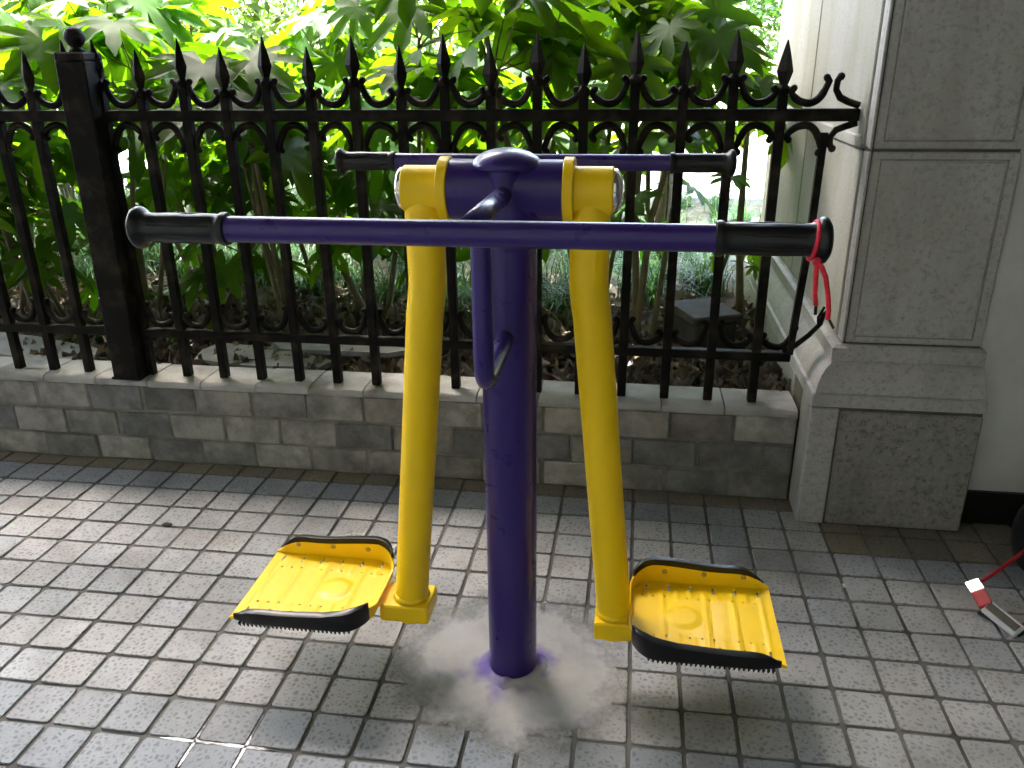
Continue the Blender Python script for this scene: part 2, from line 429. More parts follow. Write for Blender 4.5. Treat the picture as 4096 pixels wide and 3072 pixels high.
# ================================================================== LOW WALL
wall = thing('garden_wall', (0, 0.93, 0), 'low grey-brown stone block wall with rounded cement coping below the iron fence', 'wall')
WY = 0.865
def child_loc(o, root): return o
mb = MB(); cbox(mb, -4.2, 0.745, WY+0.0045-0.93, 0.99-0.93, -0.02, 0.284, 0.002); mb.build('mortar_core', M_MORTAR, wall)
bcols = [(0.115, 0.115, 0.105), (0.150, 0.145, 0.136), (0.185, 0.177, 0.163), (0.10, 0.099, 0.097), (0.158, 0.146, 0.135),
         (0.19, 0.182, 0.168), (0.105, 0.108, 0.107), (0.18, 0.175, 0.165), (0.14, 0.13, 0.115)]
rows = [(0.188, 0.280, -1.0015), (0.0905, 0.1815, -0.911), (-0.002, 0.0845, -1.0068)]
for z0, z1, ph in rows:
    n0 = -16
    for n in range(n0, 10):
        x0 = ph + 0.1958*n + rnd.uniform(-0.004, 0.004); x1 = ph + 0.1958*(n+1) - 0.0065 + rnd.uniform(-0.003, 0.003)
        if x0 > 0.72: continue
        x1 = min(x1, 0.742)
        if x1 - x0 < 0.02: continue
        pr = rnd.uniform(-0.005, 0.004)
        mb = MB(); cx = (x0+x1)/2; cz = (z0+z1)/2
        cbox(mb, x0-cx, x1-cx, -0.012, 0.02, z0-cz+rnd.uniform(0, .003), z1-cz-rnd.uniform(0, .003), 0.004)
        o = mb.build('brick', M_BRICK, wall, loc=(cx, WY-0.93+0.010+pr, cz))
        cc = rnd.choice(bcols); k = rnd.uniform(1.1, 1.65); o.color = (cc[0]*k, cc[1]*k, cc[2]*k, 1)
        o.rotation_euler = (0, R(rnd.gauss(0, 0.35)), 0)
x = -4.2
while x < 0.735:
    x1 = min(x + 0.19 + rnd.uniform(-0.01, 0.012), 0.738)
    if 0.738 - x1 < 0.06: x1 = 0.738
    prof = [(0.142, 0.0)]; dz = rnd.uniform(-0.0015, 0.0015)
    yz = [(0.165, 0.282), (0.165, 0.309), (0.06, 0.312), (0.016, 0.3115), (0.004, 0.307), (-0.001, 0.298), (0.001, 0.288), (0.008, 0.2835)]
    mb = MB(); vs = []
    seg = 6
    for i in range(seg+1):
        xx = x + 0.0035 + (x1-x-0.004)*i/seg
        for j, (yy, zz) in enumerate(yz):
            jit = rnd.uniform(-0.0012, 0.0012) if 0 < i < seg else 0.0
            vs.append((xx, yy+0.842-0.93+jit, zz+dz+(jit if j in (2, 3, 4) else 0)))
    m_ = len(yz)
    fs = [(i*m_+j, i*m_+(j+1) % m_, (i+1)*m_+(j+1) % m_, (i+1)*m_+j) for i in range(seg) for j in range(m_)]
    fs += [tuple(range(m_))[::-1], tuple(seg*m_+j for j in range(m_))]
    mb.add(vs, fs, False); o = mb.build('coping_stone', M_COPE, wall); autosmooth(o, 40)
    x = x1

# ================================================================== PILLAR, WHITE WALL
pil = thing('stone_pillar', (0.98, 1.5, 0), 'tall grey granite pillar with panelled face and moulded plinth at the fence end', 'pillar')
PO = Vector((0.98, 1.5, 0))
def ring_mesh(levels, x1=1.205, yb=2.45):
    """levels: (left x, front y, z) ; loft of rectangles"""
    mb = MB(); vs = []
    for lx, fy, z, rx in levels:
        vs += [(lx, fy, z), (rx, fy, z), (rx, yb, z), (lx, yb, z)]
    vs = [tuple(Vector(p)-PO) for p in vs]
    fs = [(i*4+k, i*4+(k+1) % 4, (i+1)*4+(k+1) % 4, (i+1)*4+k) for i in range(len(levels)-1) for k in range(4)]
    fs += [(3, 2, 1, 0), tuple((len(levels)-1)*4+k for k in range(4))]
    return mb.add(vs, fs)
lv = [(0.752, 0.732, -0.01, 1.200), (0.752, 0.732, 0.372, 1.200)]
ring_mesh(lv).build('plinth_core', M_JOINT, pil)
lv = [(0.746, 0.725, 0.376, 1.204), (0.746, 0.725, 0.412, 1.204), (0.754, 0.733, 0.416, 1.200), (0.757, 0.736, 0.436, 1.198),
      (0.764, 0.742, 0.458, 1.194), (0.775, 0.750, 0.478, 1.190), (0.790, 0.760, 0.494, 1.186), (0.792, 0.764, 0.500, 1.186)]
autosmooth(ring_mesh(lv).build('cyma_moulding', M_GRAN, pil), 25)
lv = [(0.788, 0.757, 0.503, 1.188), (0.788, 0.757, 0.540, 1.188), (0.800, 0.768, 0.546, 1.184)]
ring_mesh(lv).build('fillet_band', M_GRAN, pil)
lv = [(0.757, 0.737, 0.36, 1.196), (0.757, 0.737, 0.38, 1.196), (0.80, 0.78, 0.5, 1.18), (0.822, 0.786, 0.55, 1.176), (0.822, 0.786, 4.0, 1.176)]
ring_mesh(lv, yb=2.43).build('core', M_JOINT, pil)
# plinth face: rough panel, smooth margin strip (left), top strip
def pbox(name, x0, x1, y0, y1, z0, z1, m, c=0.003):
    mb = MB(); cbox(mb, x0-PO.x, x1-PO.x, y0-PO.y, y1-PO.y, z0, z1, c); return mb.build(name, m, pil)
pbox('margin_strip', 0.747, 0.822, 0.7255, 0.75, 0.002, 0.371, M_GRAN)
pbox('rough_panel', 0.828, 1.203, 0.7265, 0.75, 0.002, 0.364, M_GRANR, 0.005)
# plinth side stones
pbox('side_plinth_stone', 0.7465, 0.77, 0.757, 0.862, 0.002, 0.371, M_GRANL)
pbox('side_plinth_stone', 0.7475, 0.77, 0.995, 1.62, 0.002, 0.371, M_GRANL)
pbox('side_plinth_stone', 0.7465, 0.77, 1.628, 2.455, 0.002, 0.371, M_GRANL)
# shaft courses: front slab with raised panel, side slabs in two lengths
for z0, z1 in ((0.550, 1.062), (1.070, 1.80), (1.808, 2.5), (2.508, 3.19), (3.198, 3.99)):
    pbox('front_slab', 0.826, 1.180, 0.7805, 0.82, z0, z1, M_GRAN)
    pbox('front_panel', 0.850, 1.150, 0.7775, 0.80, z0+0.022, z1-0.022, M_GRAN, 0.004)
    for a0, a1, c0, c1 in ((0.846, 1.154, z0+0.017, z0+0.0215), (0.846, 1.154, z1-0.0215, z1-0.017), (0.8455, 0.8495, z0+0.018, z1-0.018), (1.1505, 1.1545, z0+0.018, z1-0.018)):
        pbox('panel_groove', a0, a1, 0.7798, 0.79, c0, c1, M_GRANR, 0.0005)
    pbox('corner_strip', 0.8135, 0.821, 0.777, 0.795, z0, z1, M_GRAN, 0.002)
    pbox('side_slab', 0.8105, 0.85, 0.838, 1.585, z0+0.003, z1-0.003, M_GRANL)
    pbox('side_slab', 0.8095, 0.85, 1.592, 2.44, z0+0.003, z1-0.003, M_GRANL)
    pbox('corner_band', 0.8150, 0.85, 0.800, 0.832, z0+0.001, z1-0.001, M_GRAN, 0.002)
pbox('string_course', 0.8025, 0.85, 0.850, 2.445, 1.0635, 1.0965, M_GRANL, 0.004)
ww = thing('plaster_wall', (2.0, 0.9, 0), 'smooth off-white plaster wall with black skirting right of the granite pillar', 'wall')
mb = MB(); cbox(mb, 1.12-2, 3.1-2, 0.80-0.9, 1.0-0.9, 0.103, 4.01, 0.002); mb.build('wall_face', M_PLASTER, ww)
mb = MB(); cbox(mb, 1.12-2, 3.1-2, 0.788-0.9, 1.0-0.9, -0.02, 0.1032, 0.001); mb.build('skirting', M_BLACK, ww)

# ================================================================== IRON FENCE
FY = 0.900
fence = thing('iron_fence', (0, FY, 0.312), 'black cast-iron railing with spear tips and scrolls standing on the low wall', 'fence')
FZ = 0.312
def fchild(mb, name, loc=(0, 0, 0)): return mb.build(name, M_IRON, fence, loc=loc)
def bar_mesh(h, lower=0.0):
    mb = MB(); a = 0.0132
    cbox(mb, -a, a, -a, a, lower, h, 0.002); return mb.mesh('bar', M_IRON)
def spear_mesh():
    mb = MB()
    lathe(mb, [(0.012, -0.026), (0.0165, -0.020), (0.0190, -0.012), (0.0165, -0.004), (0.011, 0.001), (0.010, 0.006)], n=10, smooth=True)
    pr = [(0.0105, 0.002), (0.0185, 0.026), (0.0215, 0.036), (0.0140, 0.068), (0.0060, 0.098), (0.0014, 0.113)]
    lathe(mb, pr, n=4, smooth=False); me = mb.mesh('spear_head', M_IRON); return me
def bez(p0, p1, p2, p3, n):
    return [tuple(p0[k]*(1-t_)**3 + 3*p1[k]*t_*(1-t_)**2 + 3*p2[k]*t_*t_*(1-t_) + p3[k]*t_**3 for k in (0, 1)) for t_ in [i/n for i in range(n+1)]]
def scroll_mesh(P, hl, hr, up=1, curl=0.010):
    """U between bars at 0 and P; ends at heights hl/hr above its lowest point, knobs turned outwards"""
    e = 0.0165
    L = bez((e+0.002, hl), (e+0.014, hl*0.40), (P*0.30, 0.002), (P*0.5, 0), 9)
    Rr = bez((P*0.5, 0), (P*0.70, 0.002), (P-e-0.014, hr*0.40), (P-e-0.002, hr), 9)
    pts = [(e+0.002+0.007*1.0, hl+0.010)] + L + Rr[1:] + [(P-e-0.009, hr+0.010)]
    # outward curl of the tips towards the bars is thin; knob at both ends
    mb = MB(); n = len(pts)
    rad = [0.0092]*n; rad[0] = 0.0102; rad[-1] = 0.0102; rad[1] = 0.0096; rad[-2] = 0.0096
    for i in range(4, n-4): rad[i] = 0.0106
    sweep(mb, [(p[0], 0, p[1]*up) for p in pts], rad, 7, True, True, ref=(0, 1, 0))
    for q in (pts[0], pts[-1]):
        lathe(mb, [(0.001, -0.0095), (0.007, -0.007), (0.0098, 0), (0.007, 0.007), (0.001, 0.0095)], (q[0], 0, q[1]*up), 'Y', 8)
    return mb.mesh('scroll', M_IRON)
BP = 0.1315
bars = [(0.608 - BP*n, n % 2 == 1) for n in range(0, 16)]          # odd: tall
bars2 = [(-1.4635 - BP*n, n % 2 == 0) for n in range(0, 18)]
BM = {True: bar_mesh(1.223-FZ), False: bar_mesh(1.196-FZ)}; SM = spear_mesh()
US = {k: scroll_mesh(BP, *k) for k in ((0.056, 0.028), (0.028, 0.056), (0.028, 0.054))}
LS = {k: scroll_mesh(BP, *k, up=-1) for k in ((0.062, 0.028), (0.028, 0.062))}
BS = {k: scroll_mesh(BP, *k) for k in ((0.062, 0.026), (0.026, 0.062))}
def place_bar(x, tall):
    o = link('bar', BM[tall], fence, (x, 0, 0)); o.rotation_euler = (R(rnd.gauss(0, 0.15)), R(rnd.gauss(0, 0.12)), R(rnd.gauss(0, 1.0)))
    s = link('spear_head', SM, o, (0, 0, (1.245 if tall else 1.218)-FZ)); s.rotation_euler = (0, 0, R(rnd.gauss(0, 6)))
for bl in (bars, bars2):
    for i, (x, tall) in enumerate(bl):
        place_bar(x, tall)
        if i + 1 < len(bl):
            lt = bl[i+1][1]; xl = x - BP
            link('scroll', US[(0.056, 0.028) if lt else (0.028, 0.056)], fence, (xl, 0, 1.1745-FZ))
            link('scroll', LS[(0.062, 0.028) if lt else (0.028, 0.062)], fence, (xl, 0, 1.1185-FZ))
            link('scroll', BS[(0.062, 0.026) if lt else (0.026, 0.062)], fence, (xl, 0, 0.4880-FZ))
# right end: bare bar, horned scrolls running into the pillar
xe = 0.608 + 0.128
mb = MB(); sweep(mb, [(xe-0.012, 0, 1.10-FZ), (xe-0.016, 0, 0.80-FZ), (xe-0.034, -0.004, 0.47-FZ)], 0.0135, 4, True, False, ref=(1, 0, 0)); fchild(mb, 'bar')
link('scroll', US[(0.028, 0.054)], fence, (0.608, 0, 1.1745-FZ))
link('scroll', LS[(0.028, 0.062)], fence, (0.608, 0, 1.1185-FZ))
link('scroll', BS[(0.026, 0.062)], fence, (0.600, 0, 0.4880-FZ))
for up, z0, hh in ((1, 1.1745, 0.056), (-1, 1.1185, 0.05)):
    mb = MB(); pts = [(xe+0.013, hh+0.010), (xe+0.006, hh), (xe+0.005, hh*0.6), (xe+0.017, hh*0.25), (xe+0.040, 0.003), (xe+0.068, -0.006)]
    sweep(mb, [(p[0], 0, p[1]*up) for p in pts], [0.0095, 0.009, 0.0085, 0.0095, 0.0095, 0.0095], 7, True, True, ref=(0, 1, 0))
    lathe(mb, [(0.001, -0.0105), (0.008, -0.0075), (0.0108, 0), (0.008, 0.0075), (0.001, 0.0105)], (pts[0][0], 0, pts[0][1]*up), 'Y', 8)
    fchild(mb, 'scroll', (0, 0, z0-FZ))
mb = MB(); sweep(mb, [(xe-0.05, 0.0, 0.475-FZ), (xe-0.02, -0.01, 0.50-FZ), (xe+0.012, -0.018, 0.535-FZ), (xe+0.04, -0.02, 0.572-FZ), (xe+0.046, -0.02, 0.60-FZ), (xe+0.052, -0.022, 0.612-FZ)], [0.009, 0.0085, 0.008, 0.007, 0.0055, 0.004], 7)
sweep(mb, [(xe+0.036, -0.02, 0.566-FZ), (xe+0.032, -0.02, 0.59-FZ), (xe+0.045, -0.02, 0.622-FZ)], [0.006, 0.005, 0.004], 6)
fchild(mb, 'bent_scroll')
# rails
for z0, z1 in ((1.129, 1.161), (0.447, 0.474)):
    for x0, x1 in ((-4.0, -1.466), (-1.366, 0.806 if z0 > 1 else 0.706)):
        mb = MB(); cbox(mb, x0, x1, -0.015, 0.015, z0-FZ, z1-FZ, 0.003)
        fchild(mb, 'rail')
# main post with ball
mb = MB(); cbox(mb, -0.047, 0.047, -0.047, 0.047, 0.0, 1.300-FZ, 0.004)
cbox(mb, -0.0465, 0.0465, -0.0465, 0.0465, 1.3005-FZ, 1.324-FZ, 0.004); cbox(mb, -0.052, 0.052, -0.052, 0.052, -0.0005, 0.008, 0.003)
post = fchild(mb, 'fence_post', (-1.419, -0.018, 0)); post.rotation_euler = (0, R(0.9), 0)
mb = MB(); lathe(mb, [(0.020, 0), (0.022, 0.004), (0.014, 0.010), (0.014, 0.014), (0.022, 0.020), (0.0275, 0.031), (0.029, 0.040), (0.0275, 0.049), (0.021, 0.060), (0.010, 0.067), (0.001, 0.069)], n=20)
mb.build('ball_finial', M_IRON, post, loc=(0, 0, 1.3245-FZ))

# ================================================================== EXERCISE MACHINE
ex = thing('air_walker', (0, 0, 0), 'purple and yellow outdoor air-walker exercise machine with two pedals on swinging legs', 'exercise machine')
mb = MB(); lathe(mb, [(0.0535, -0.004), (0.0535, 1.058)], n=40); autosmooth(mb.build('post', M_PURPLE, ex))
mb = MB(); lathe(mb, [(0.058, 1.1100), (0.0625, 1.1120), (0.0640, 1.116), (0.0625, 1.121), (0.055, 1.130), (0.042, 1.138), (0.024, 1.1435), (0.010, 1.1455), (0.001, 1.146)], n=36); mb.build('post_cap', M_PURPLE, ex)
HZ = 1.072
mb = MB(); lathe(mb, [(0.033, 1.055), (0.031, 1.060), (0.031, 1.112)], (0, -0.027, 0), n=28); lathe(mb, [(0.031, 1.06), (0.031, 1.112)], (0, 0.027, 0), n=28); autosmooth(mb.build('post_neck', M_PURPLE, ex))
mb = MB(); lathe(mb, [(0.0525, -0.1035), (0.0540, -0.1015), (0.0540, 0.1015), (0.0525, 0.1035)], (0, 0, HZ), 'X', 40); autosmooth(mb.build('hub', M_PURPLE, ex))
for s in (-1, 1):
    hb_y = s*0.41; hx = 0.0 if s < 0 else -0.011; hk = 1.0 if s < 0 else 0.957
    mb = MB(); sweep(mb, [(-0.40*hk, 0, 0), (-0.1, 0, 0), (0.1, 0, 0), (0.40*hk, 0, 0)], 0.0182, 24)
    hb = autosmooth(mb.build('handlebar', M_PURPLE, ex, loc=(hx, hb_y, HZ+0.002)))
    for sx in (-1, 1):
        mb = MB()
        pr = [(0.0188, 0.333), (0.0225, 0.334), (0.0235, 0.338), (0.0228, 0.343), (0.0205, 0.346)]
        for i in range(11): pr.append((0.0208 + 0.0004*math.sin(i*1.1), 0.352+0.0088*i))
        pr += [(0.0212, 0.450), (0.0222, 0.455), (0.0260, 0.459), (0.0292, 0.463), (0.0300, 0.467), (0.0285, 0.471), (0.022, 0.475), (0.012, 0.4775), (0.001, 0.478)]
        lathe(mb, pr, ((hk-1)*0.478*sx, 0, 0), 'X', 28, True, sx)
        g = autosmooth(mb.build('rubber_grip', M_RUBBER, hb), 50)
        # moulded finger ridges
        mb = MB()
        for a in range(0, 360, 40):
            ca, sa = math.cos(R(a)), math.sin(R(a))
            o_ = (hk-1)*0.478; sweep(mb, [(sx*(0.352+o_), ca*0.0202, sa*0.0202), (sx*(0.40+o_), ca*0.0206, sa*0.0206), (sx*(0.445+o_), ca*0.0203, sa*0.0203)], [0.001, 0.0017, 0.001], 5)
        mb.build('grip_ridge', M_RUBBER, hb)
    # bracket: arm from hub to bar, upright and lower arm back to the post
    mb = MB()
    sweep(mb, [(0, s*0.045, HZ-0.002), (0, s*0.2, HZ), (0, s*0.400, HZ+0.002)], 0.0160, 18)
    mb.build('handle_arm', M_PURPLE, ex)
    mb = MB(); r_ = 0.035; zb = 0.806; yv = 0.292
    pts = [(0.004, s*yv, HZ-0.004), (0.004, s*yv, zb+r_+0.05)]
    for i in range(9):
        a = R(90*i/8); pts.append((0.004, s*(yv - r_ + r_*math.cos(a)), zb + r_ - r_*math.sin(a)))
    pts += [(0.003, s*0.15, zb), (0.0, s*0.048, zb)]
    sweep(mb, pts, 0.0162, 18); autosmooth(mb.build('handle_bracket', M_PURPLE, ex))

def flange_h(u, L):
    """height of the pedal rim along its length from the leg (0) to the open end (L)"""
    t_ = u/L
    h = 0.039 + 0.005*math.sin(t_*math.pi*2.0+0.6)
    if t_ > 0.72: h *= max(0.0, 1 - ((t_-0.72)/0.28)**2.2)
    return h
def pedal(s, inner, outer):
    L = outer - inner; Z0 = 0.172; HW = 0.125
    X = lambda u: s*(inner+u)
    # plate with pressed ribs, disc, slots and drain holes
    nx_, ny_ = 62, 50; dx = L/nx_; dy = 2*HW/ny_
    holes = set()
    for k, i in enumerate(range(4, nx_-2, 10)):
        for j in range(5): holes.add((i+2, ny_-3-j)); holes.add((i+2, 2+j))
    for i in range(4, nx_-2, 5):
        if (i//5) % 4 == 3: continue
        holes.add((i, 11)); holes.add((i, ny_-12))
    def hz(u, v):
        z = 0.0
        for q in range(9):
            uc = L*(0.12 + 0.1*q); full = q in (1, 4, 6, 8)
            if full or abs(v) > 0.055 + 0.01*(q % 2):
                e = max(0.0, 1-abs(u-uc)/0.0055)
                edge = min(1.0, max(0.0, (HW-0.022-abs(v))/0.01))
                z += 0.0022*min(1, e*1.3)*edge
        d = math.hypot(u-L*0.36, v); z += 0.0032*(0.5-0.5*math.cos(math.pi*min(1.0, max(0.0, (0.042-d)/0.016))))
        return z
    def inside(u, v):
        rc = 0.062
        if u < rc and abs(v) > HW-rc: return math.hypot(rc-u, abs(v)-(HW-rc)) <= rc+0.001
        return True
    vs = []; idx = {}; fs = []
    def vid(i, j, lay):
        k = (i, j, lay)
        if k not in idx:
            u, v = i*dx, -HW+j*dy
            rc = 0.062
            if u < rc and abs(v) > HW-rc:
                d = math.hypot(rc-u, abs(v)-(HW-rc))
                if d > rc: u = rc-(rc-u)*rc/d; v = math.copysign((HW-rc)+(abs(v)-(HW-rc))*rc/d, v)
            idx[k] = len(vs); vs.append((X(u), v, Z0+hz(u, v)-(0.003 if lay else 0)))
        return idx[k]
    keep = set()
    for i in range(nx_):
        for j in range(ny_):
            if (i, j) in holes: continue
            if inside((i+0.5)*dx, -HW+(j+0.5)*dy): keep.add((i, j))
    for (i, j) in keep:
        q = (vid(i, j, 0), vid(i+1, j, 0), vid(i+1, j+1, 0), vid(i, j+1, 0)); fs.append(q if s > 0 else q[::-1])
        q = (vid(i, j, 1), vid(i, j+1, 1), vid(i+1, j+1, 1), vid(i+1, j, 1)); fs.append(q if s > 0 else q[::-1])
        for di, dj, a, b2 in ((-1, 0, (i, j+1), (i, j)), (1, 0, (i+1, j), (i+1, j+1)), (0, -1, (i, j), (i+1, j)), (0, 1, (i+1, j+1), (i, j+1))):
            if (i+di, j+dj) not in keep:
                q = (vid(*a, 1), vid(*b2, 1), vid(*b2, 0), vid(*a, 0)); fs.append(q if s > 0 else q[::-1])
    mb = MB(); mb.add(vs, fs, True); ped = mb.build('pedal', M_YELLOW, ex); autosmooth(ped, 50)
    # rim: far side, round the leg end, near side
    path = []
    for i in range(25): u = L - (L-0.062)*i/24; path.append((u, HW, 0, 1))
    for i in range(1, 12): a = R(90+90*i/12); path.append((0.062+0.062*math.cos(a), HW-0.062+0.062*math.sin(a), math.cos(a), math.sin(a)))
    for i in range(5): path.append((0.0, (HW-0.062)*(1-i/2.0), -1, 0))
    for i in range(1, 12): a = R(180+90*i/12); path.append((0.062+0.062*math.cos(a), -HW+0.062+0.062*math.sin(a), math.cos(a), math.sin(a)))
    for i in range(25): u = 0.062 + (L-0.062)*i/24; path.append((u, -HW, 0, -1))
    vs = []
    for (u, v, nu, nv) in path:
        h = flange_h(u, L) if abs(v) > HW-0.062 else 0.0
        if abs(v) < HW-0.001 and u < 0.062:      # dips at the leg
            t_ = abs(v)/(HW); h = 0.016 + 0.030*max(0.0, (t_-0.45)/0.55)**1.2
        if v < 0: h *= 0.66 + 0.34*max(0.0, 1-u/0.09)
        h = max(h, 0.003)
        for off, z in ((0.0, -0.004), (0.0, 0.010), (0.004, 0.0+h), (0.0075, 0.0+h), (0.0035, 0.010), (0.0035, -0.006)):
            vs.append((X(u+nu*off), v+nv*off, Z0+z if z < 0.010 or z == h else Z0+min(z, h*0.6)))
    n = 6
    fs = [(i*n+k, i*n+(k+1) % n, (i+1)*n+(k+1) % n, (i+1)*n+k) for i in range(len(path)-1) for k in range(n)]
    fs += [tuple(range(n)), tuple((len(path)-1)*n+k for k in range(n))[::-1]]
    if s < 0: fs = [f[::-1] for f in fs]
    mb = MB(); mb.add(vs, fs, True); autosmooth(mb.build('rim', M_YELLOW, ped), 45)
    # rubber bumpers with saw-tooth lower edge
    for sv in (1, -1):
        pp = []
        for i in range(9): a = R(62-62*i/8); pp.append((0.062-0.062*math.sin(a), HW-0.062+0.062*math.cos(a), -math.sin(a), math.cos(a)))
        for i in range(1, 25):
            u = 0.062 + (L-0.012-0.062)*i/24; pp.append((u, HW, 0, 1))
        vs = []
        for k, (u, v, nu, nv) in enumerate(pp):
            e = min(1.0, k/5.0, (len(pp)-1-k)/5.0)
            top = (max(flange_h(u, L), 0.012) + 0.012*min(1, e+0.2)) if sv > 0 else (max(flange_h(u, L)*(0.66 + 0.34*max(0.0, 1-u/0.09)), 0.012) + 0.007*min(1, e+0.2))
            th = 0.0085 + 0.0115*e
            for off, z in ((0.0035, top-0.008), (0.0045, top-0.0005), (0.0085, top), (th, top-0.003), (th, 0.001), (th-0.004, -0.005), (0.0045, -0.005)):
                vs.append((X(u+nu*off), sv*(v+nv*off), Z0+z))
        n = 7
        fs = [(i*n+k, i*n+(k+1) % n, (i+1)*n+(k+1) % n, (i+1)*n+k) for i in range(len(pp)-1) for k in range(n)]
        fs += [tuple(range(n)), tuple((len(pp)-1)*n+k for k in range(n))[::-1]]
        if s*sv > 0: fs = [f[::-1] for f in fs]
        mb = MB(); mb.add(vs, fs, True)
        nt_ = 27
        for i in range(nt_):
            u = 0.035 + (L-0.062)*i/(nt_-1)
            vv = HW+0.012 if u > 0.06 else HW+0.012-(0.06-u)**2*8
            xx = X(u); yy = sv*vv; zt = Z0-0.004
            mb.add([(xx-0.0032, yy-0.004, zt), (xx+0.0032, yy-0.004, zt), (xx+0.0032, yy+0.004, zt), (xx-0.0032, yy+0.004, zt), (xx-0.0008, yy, zt-0.0105), (xx+0.0008, yy, zt-0.0105)],
                   [(0, 1, 5, 4), (2, 3, 4, 5), (1, 2, 5), (3, 0, 4), (3, 2, 1, 0)])
        autosmooth(mb.build('rubber_bumper', M_RUBBER, ped), 40)
        for u in (0.072, 0.160, 0.248):
            mb = MB(); lathe(mb, [(0.0062, 0.0), (0.0062, 0.0012), (0.0042, 0.0022), (0.0015, 0.0012)], (X(u), sv*(HW+0.0022), Z0+(0.026 if sv > 0 else 0.017)), 'Y', 12, True, -sv)
            mb.build('rivet', M_CHROME if False else M_BOLT, ped)
    return ped
m, t, b = mat('rivet_steel'); b.inputs['Base Color'].default_value = (0.42, 0.30, 0.14, 1); b.inputs['Metallic'].default_value = 0.8; b.inputs['Roughness'].default_value = 0.4; M_BOLT = m
for s, inner, outer, bi, bo, dxl in ((-1, 0.297, 0.602, 0.182, 0.292, 0.004), (1, 0.262, 0.567, 0.183, 0.262, -0.001)):
    # leg
    mb = MB(); x0 = 0.152+dxl
    pts = [(s*x0, 0, HZ-0.012), (s*x0, 0, 0.95), (s*x0, 0, 0.905), (s*(x0+0.0015), 0, 0.885), (s*(x0+0.0045), 0, 0.862), (s*(x0+0.0085), 0, 0.835),
           (s*(x0+0.036), 0, 0.55), (s*(x0+0.070), 0, 0.20), (s*(x0+0.0765), 0, 0.120)]
    sweep(mb, pts, 0.0365, 28, ref=(0, 1, 0)); leg = autosmooth(mb.build('swing_leg', M_YELLOW, ex), 50)
    mb = MB(); lathe(mb, [(0.0565, 0.1030), (0.0585, 0.1045), (0.0585, 0.1205), (0.0565, 0.122), (0.044, 0.1222), (0.0425, 0.124), (0.0425, 0.189), (0.0405, 0.191)], (0, 0, HZ), 'X', 40, True, s)
    autosmooth(mb.build('pivot_sleeve', M_YELLOW, leg), 30)
    mb = MB(); lathe(mb, [(0.0385, 0.1895), (0.0395, 0.1925), (0.0385, 0.197), (0.034, 0.201), (0.026, 0.2055), (0.014, 0.2085), (0.001, 0.209)], (0, 0, HZ), 'X', 32, True, s)
    mb.build('chrome_end_cap', M_CHROME, leg)
    mb = MB(); cbox(mb, min(s*bi, s*bo), max(s*bi, s*bo), -0.046, 0.046, 0.129, 0.171, 0.0035)
    mb.build('pedal_bracket', M_YELLOW, leg)
    mb = MB(); lathe(mb, [(0.0395, 0.1705), (0.0415, 0.1735), (0.0385, 0.179), (0.0365, 0.183)], (s*(x0+0.0725), 0, 0), 'Z', 24); mb.build('weld_bead', M_YELLOW, leg)
    pedal(s, inner, outer)

# ------------------------------------------------------------------ cement patch
mb = MB(); vs = [(0, 0, 0.0052)]; n = 72; pat = random.Random(5)
ctrl = [0.36]
rings = [0.25, 0.5, 0.7, 0.85, 0.95, 1.0]
def rr_(k):
    a = k/n*len(ctrl); i = int(a); f_ = a-i; return ctrl[i % len(ctrl)]*(1-f_)+ctrl[(i+1) % len(ctrl)]*f_
jit = [0.0]*n
for ri, q in enumerate(rings):
    for k in range(n):
        a = 2*math.pi*k/n; r_ = (rr_(k) + jit[k]*(q > 0.9))*q
        z = 0.0050 - 0.0022*q + pat.uniform(-0.0003, 0.0003)
        vs.append((r_*math.cos(a)+0.02*q, r_*math.sin(a)-0.01*q, z))
fs = [(0, 1+k, 1+(k+1) % n) for k in range(n)]
for ri in range(len(rings)-1):
    for k in range(n):
        a, b2 = 1+ri*n+k, 1+ri*n+(k+1) % n; fs.append((a, a+n, b2+n, b2))
mb.add(vs, fs, True); tag(mb.build('cement_patch', M_CEMENT), 'pale smeared cement patch with purple overspray around the foot of the post', 'cement patch')
mb = MB(); vs = []
for k in range(30):
    a = 2*math.pi*k/30; e = pat.uniform(-0.004, 0.004)
    for r_, z in ((0.050, 0.009), (0.056, 0.016+e), (0.066+e*1.5, 0.012+e*0.6), (0.080+e*2, 0.0035)): vs.append((r_*math.cos(a), r_*math.sin(a)-0.003, z))
fs = [(k*4+j, ((k+1) % 30)*4+j, ((k+1) % 30)*4+j+1, k*4+j+1) for k in range(30) for j in range(3)]
mb.add(vs, [f[::-1] for f in fs], True); mb.build('mortar_collar', M_CEMENT, bpy.data.objects['cement_patch'])

# ------------------------------------------------------------------ red cord on the right grip
cord = thing('red_cord', (0.464, -0.41, HZ), 'short red cord looped over the black grip end, hanging beside the pillar', 'cord')
CO = Vector((0.464, -0.41, HZ))
mb = MB(); gy = -0.41; gz = HZ+0.002; rr = 0.0240
loop = []
for i in range(25):
    a = R(-60 + 360*i/24); loop.append(Vector((0.4555+0.003*math.sin(a), gy+rr*math.cos(a), gz+rr*math.sin(a)))-CO)
sweep(mb, loop, 0.0030, 8); 
knot = Vector((0.4575, gy-0.026, gz-0.022))-CO
lathe(mb, [(0.001, -0.006), (0.0045, -0.004), (0.0055, 0), (0.0045, 0.004), (0.001, 0.006)], tuple(knot), 'Z', 8)
A1 = [knot+Vector(p) for p in ((0, 0, 0), (0.0005, -0.002, -0.02), (0.002, -0.002, -0.04), (0.005, -0.002, -0.0555))]
A2 = [knot+Vector(p) for p in ((0, 0, 0), (0.006, -0.003, -0.006), (0.012, -0.003, -0.018), (0.018, -0.003, -0.042), (0.021, -0.003, -0.060), (0.0215, -0.003, -0.073))]
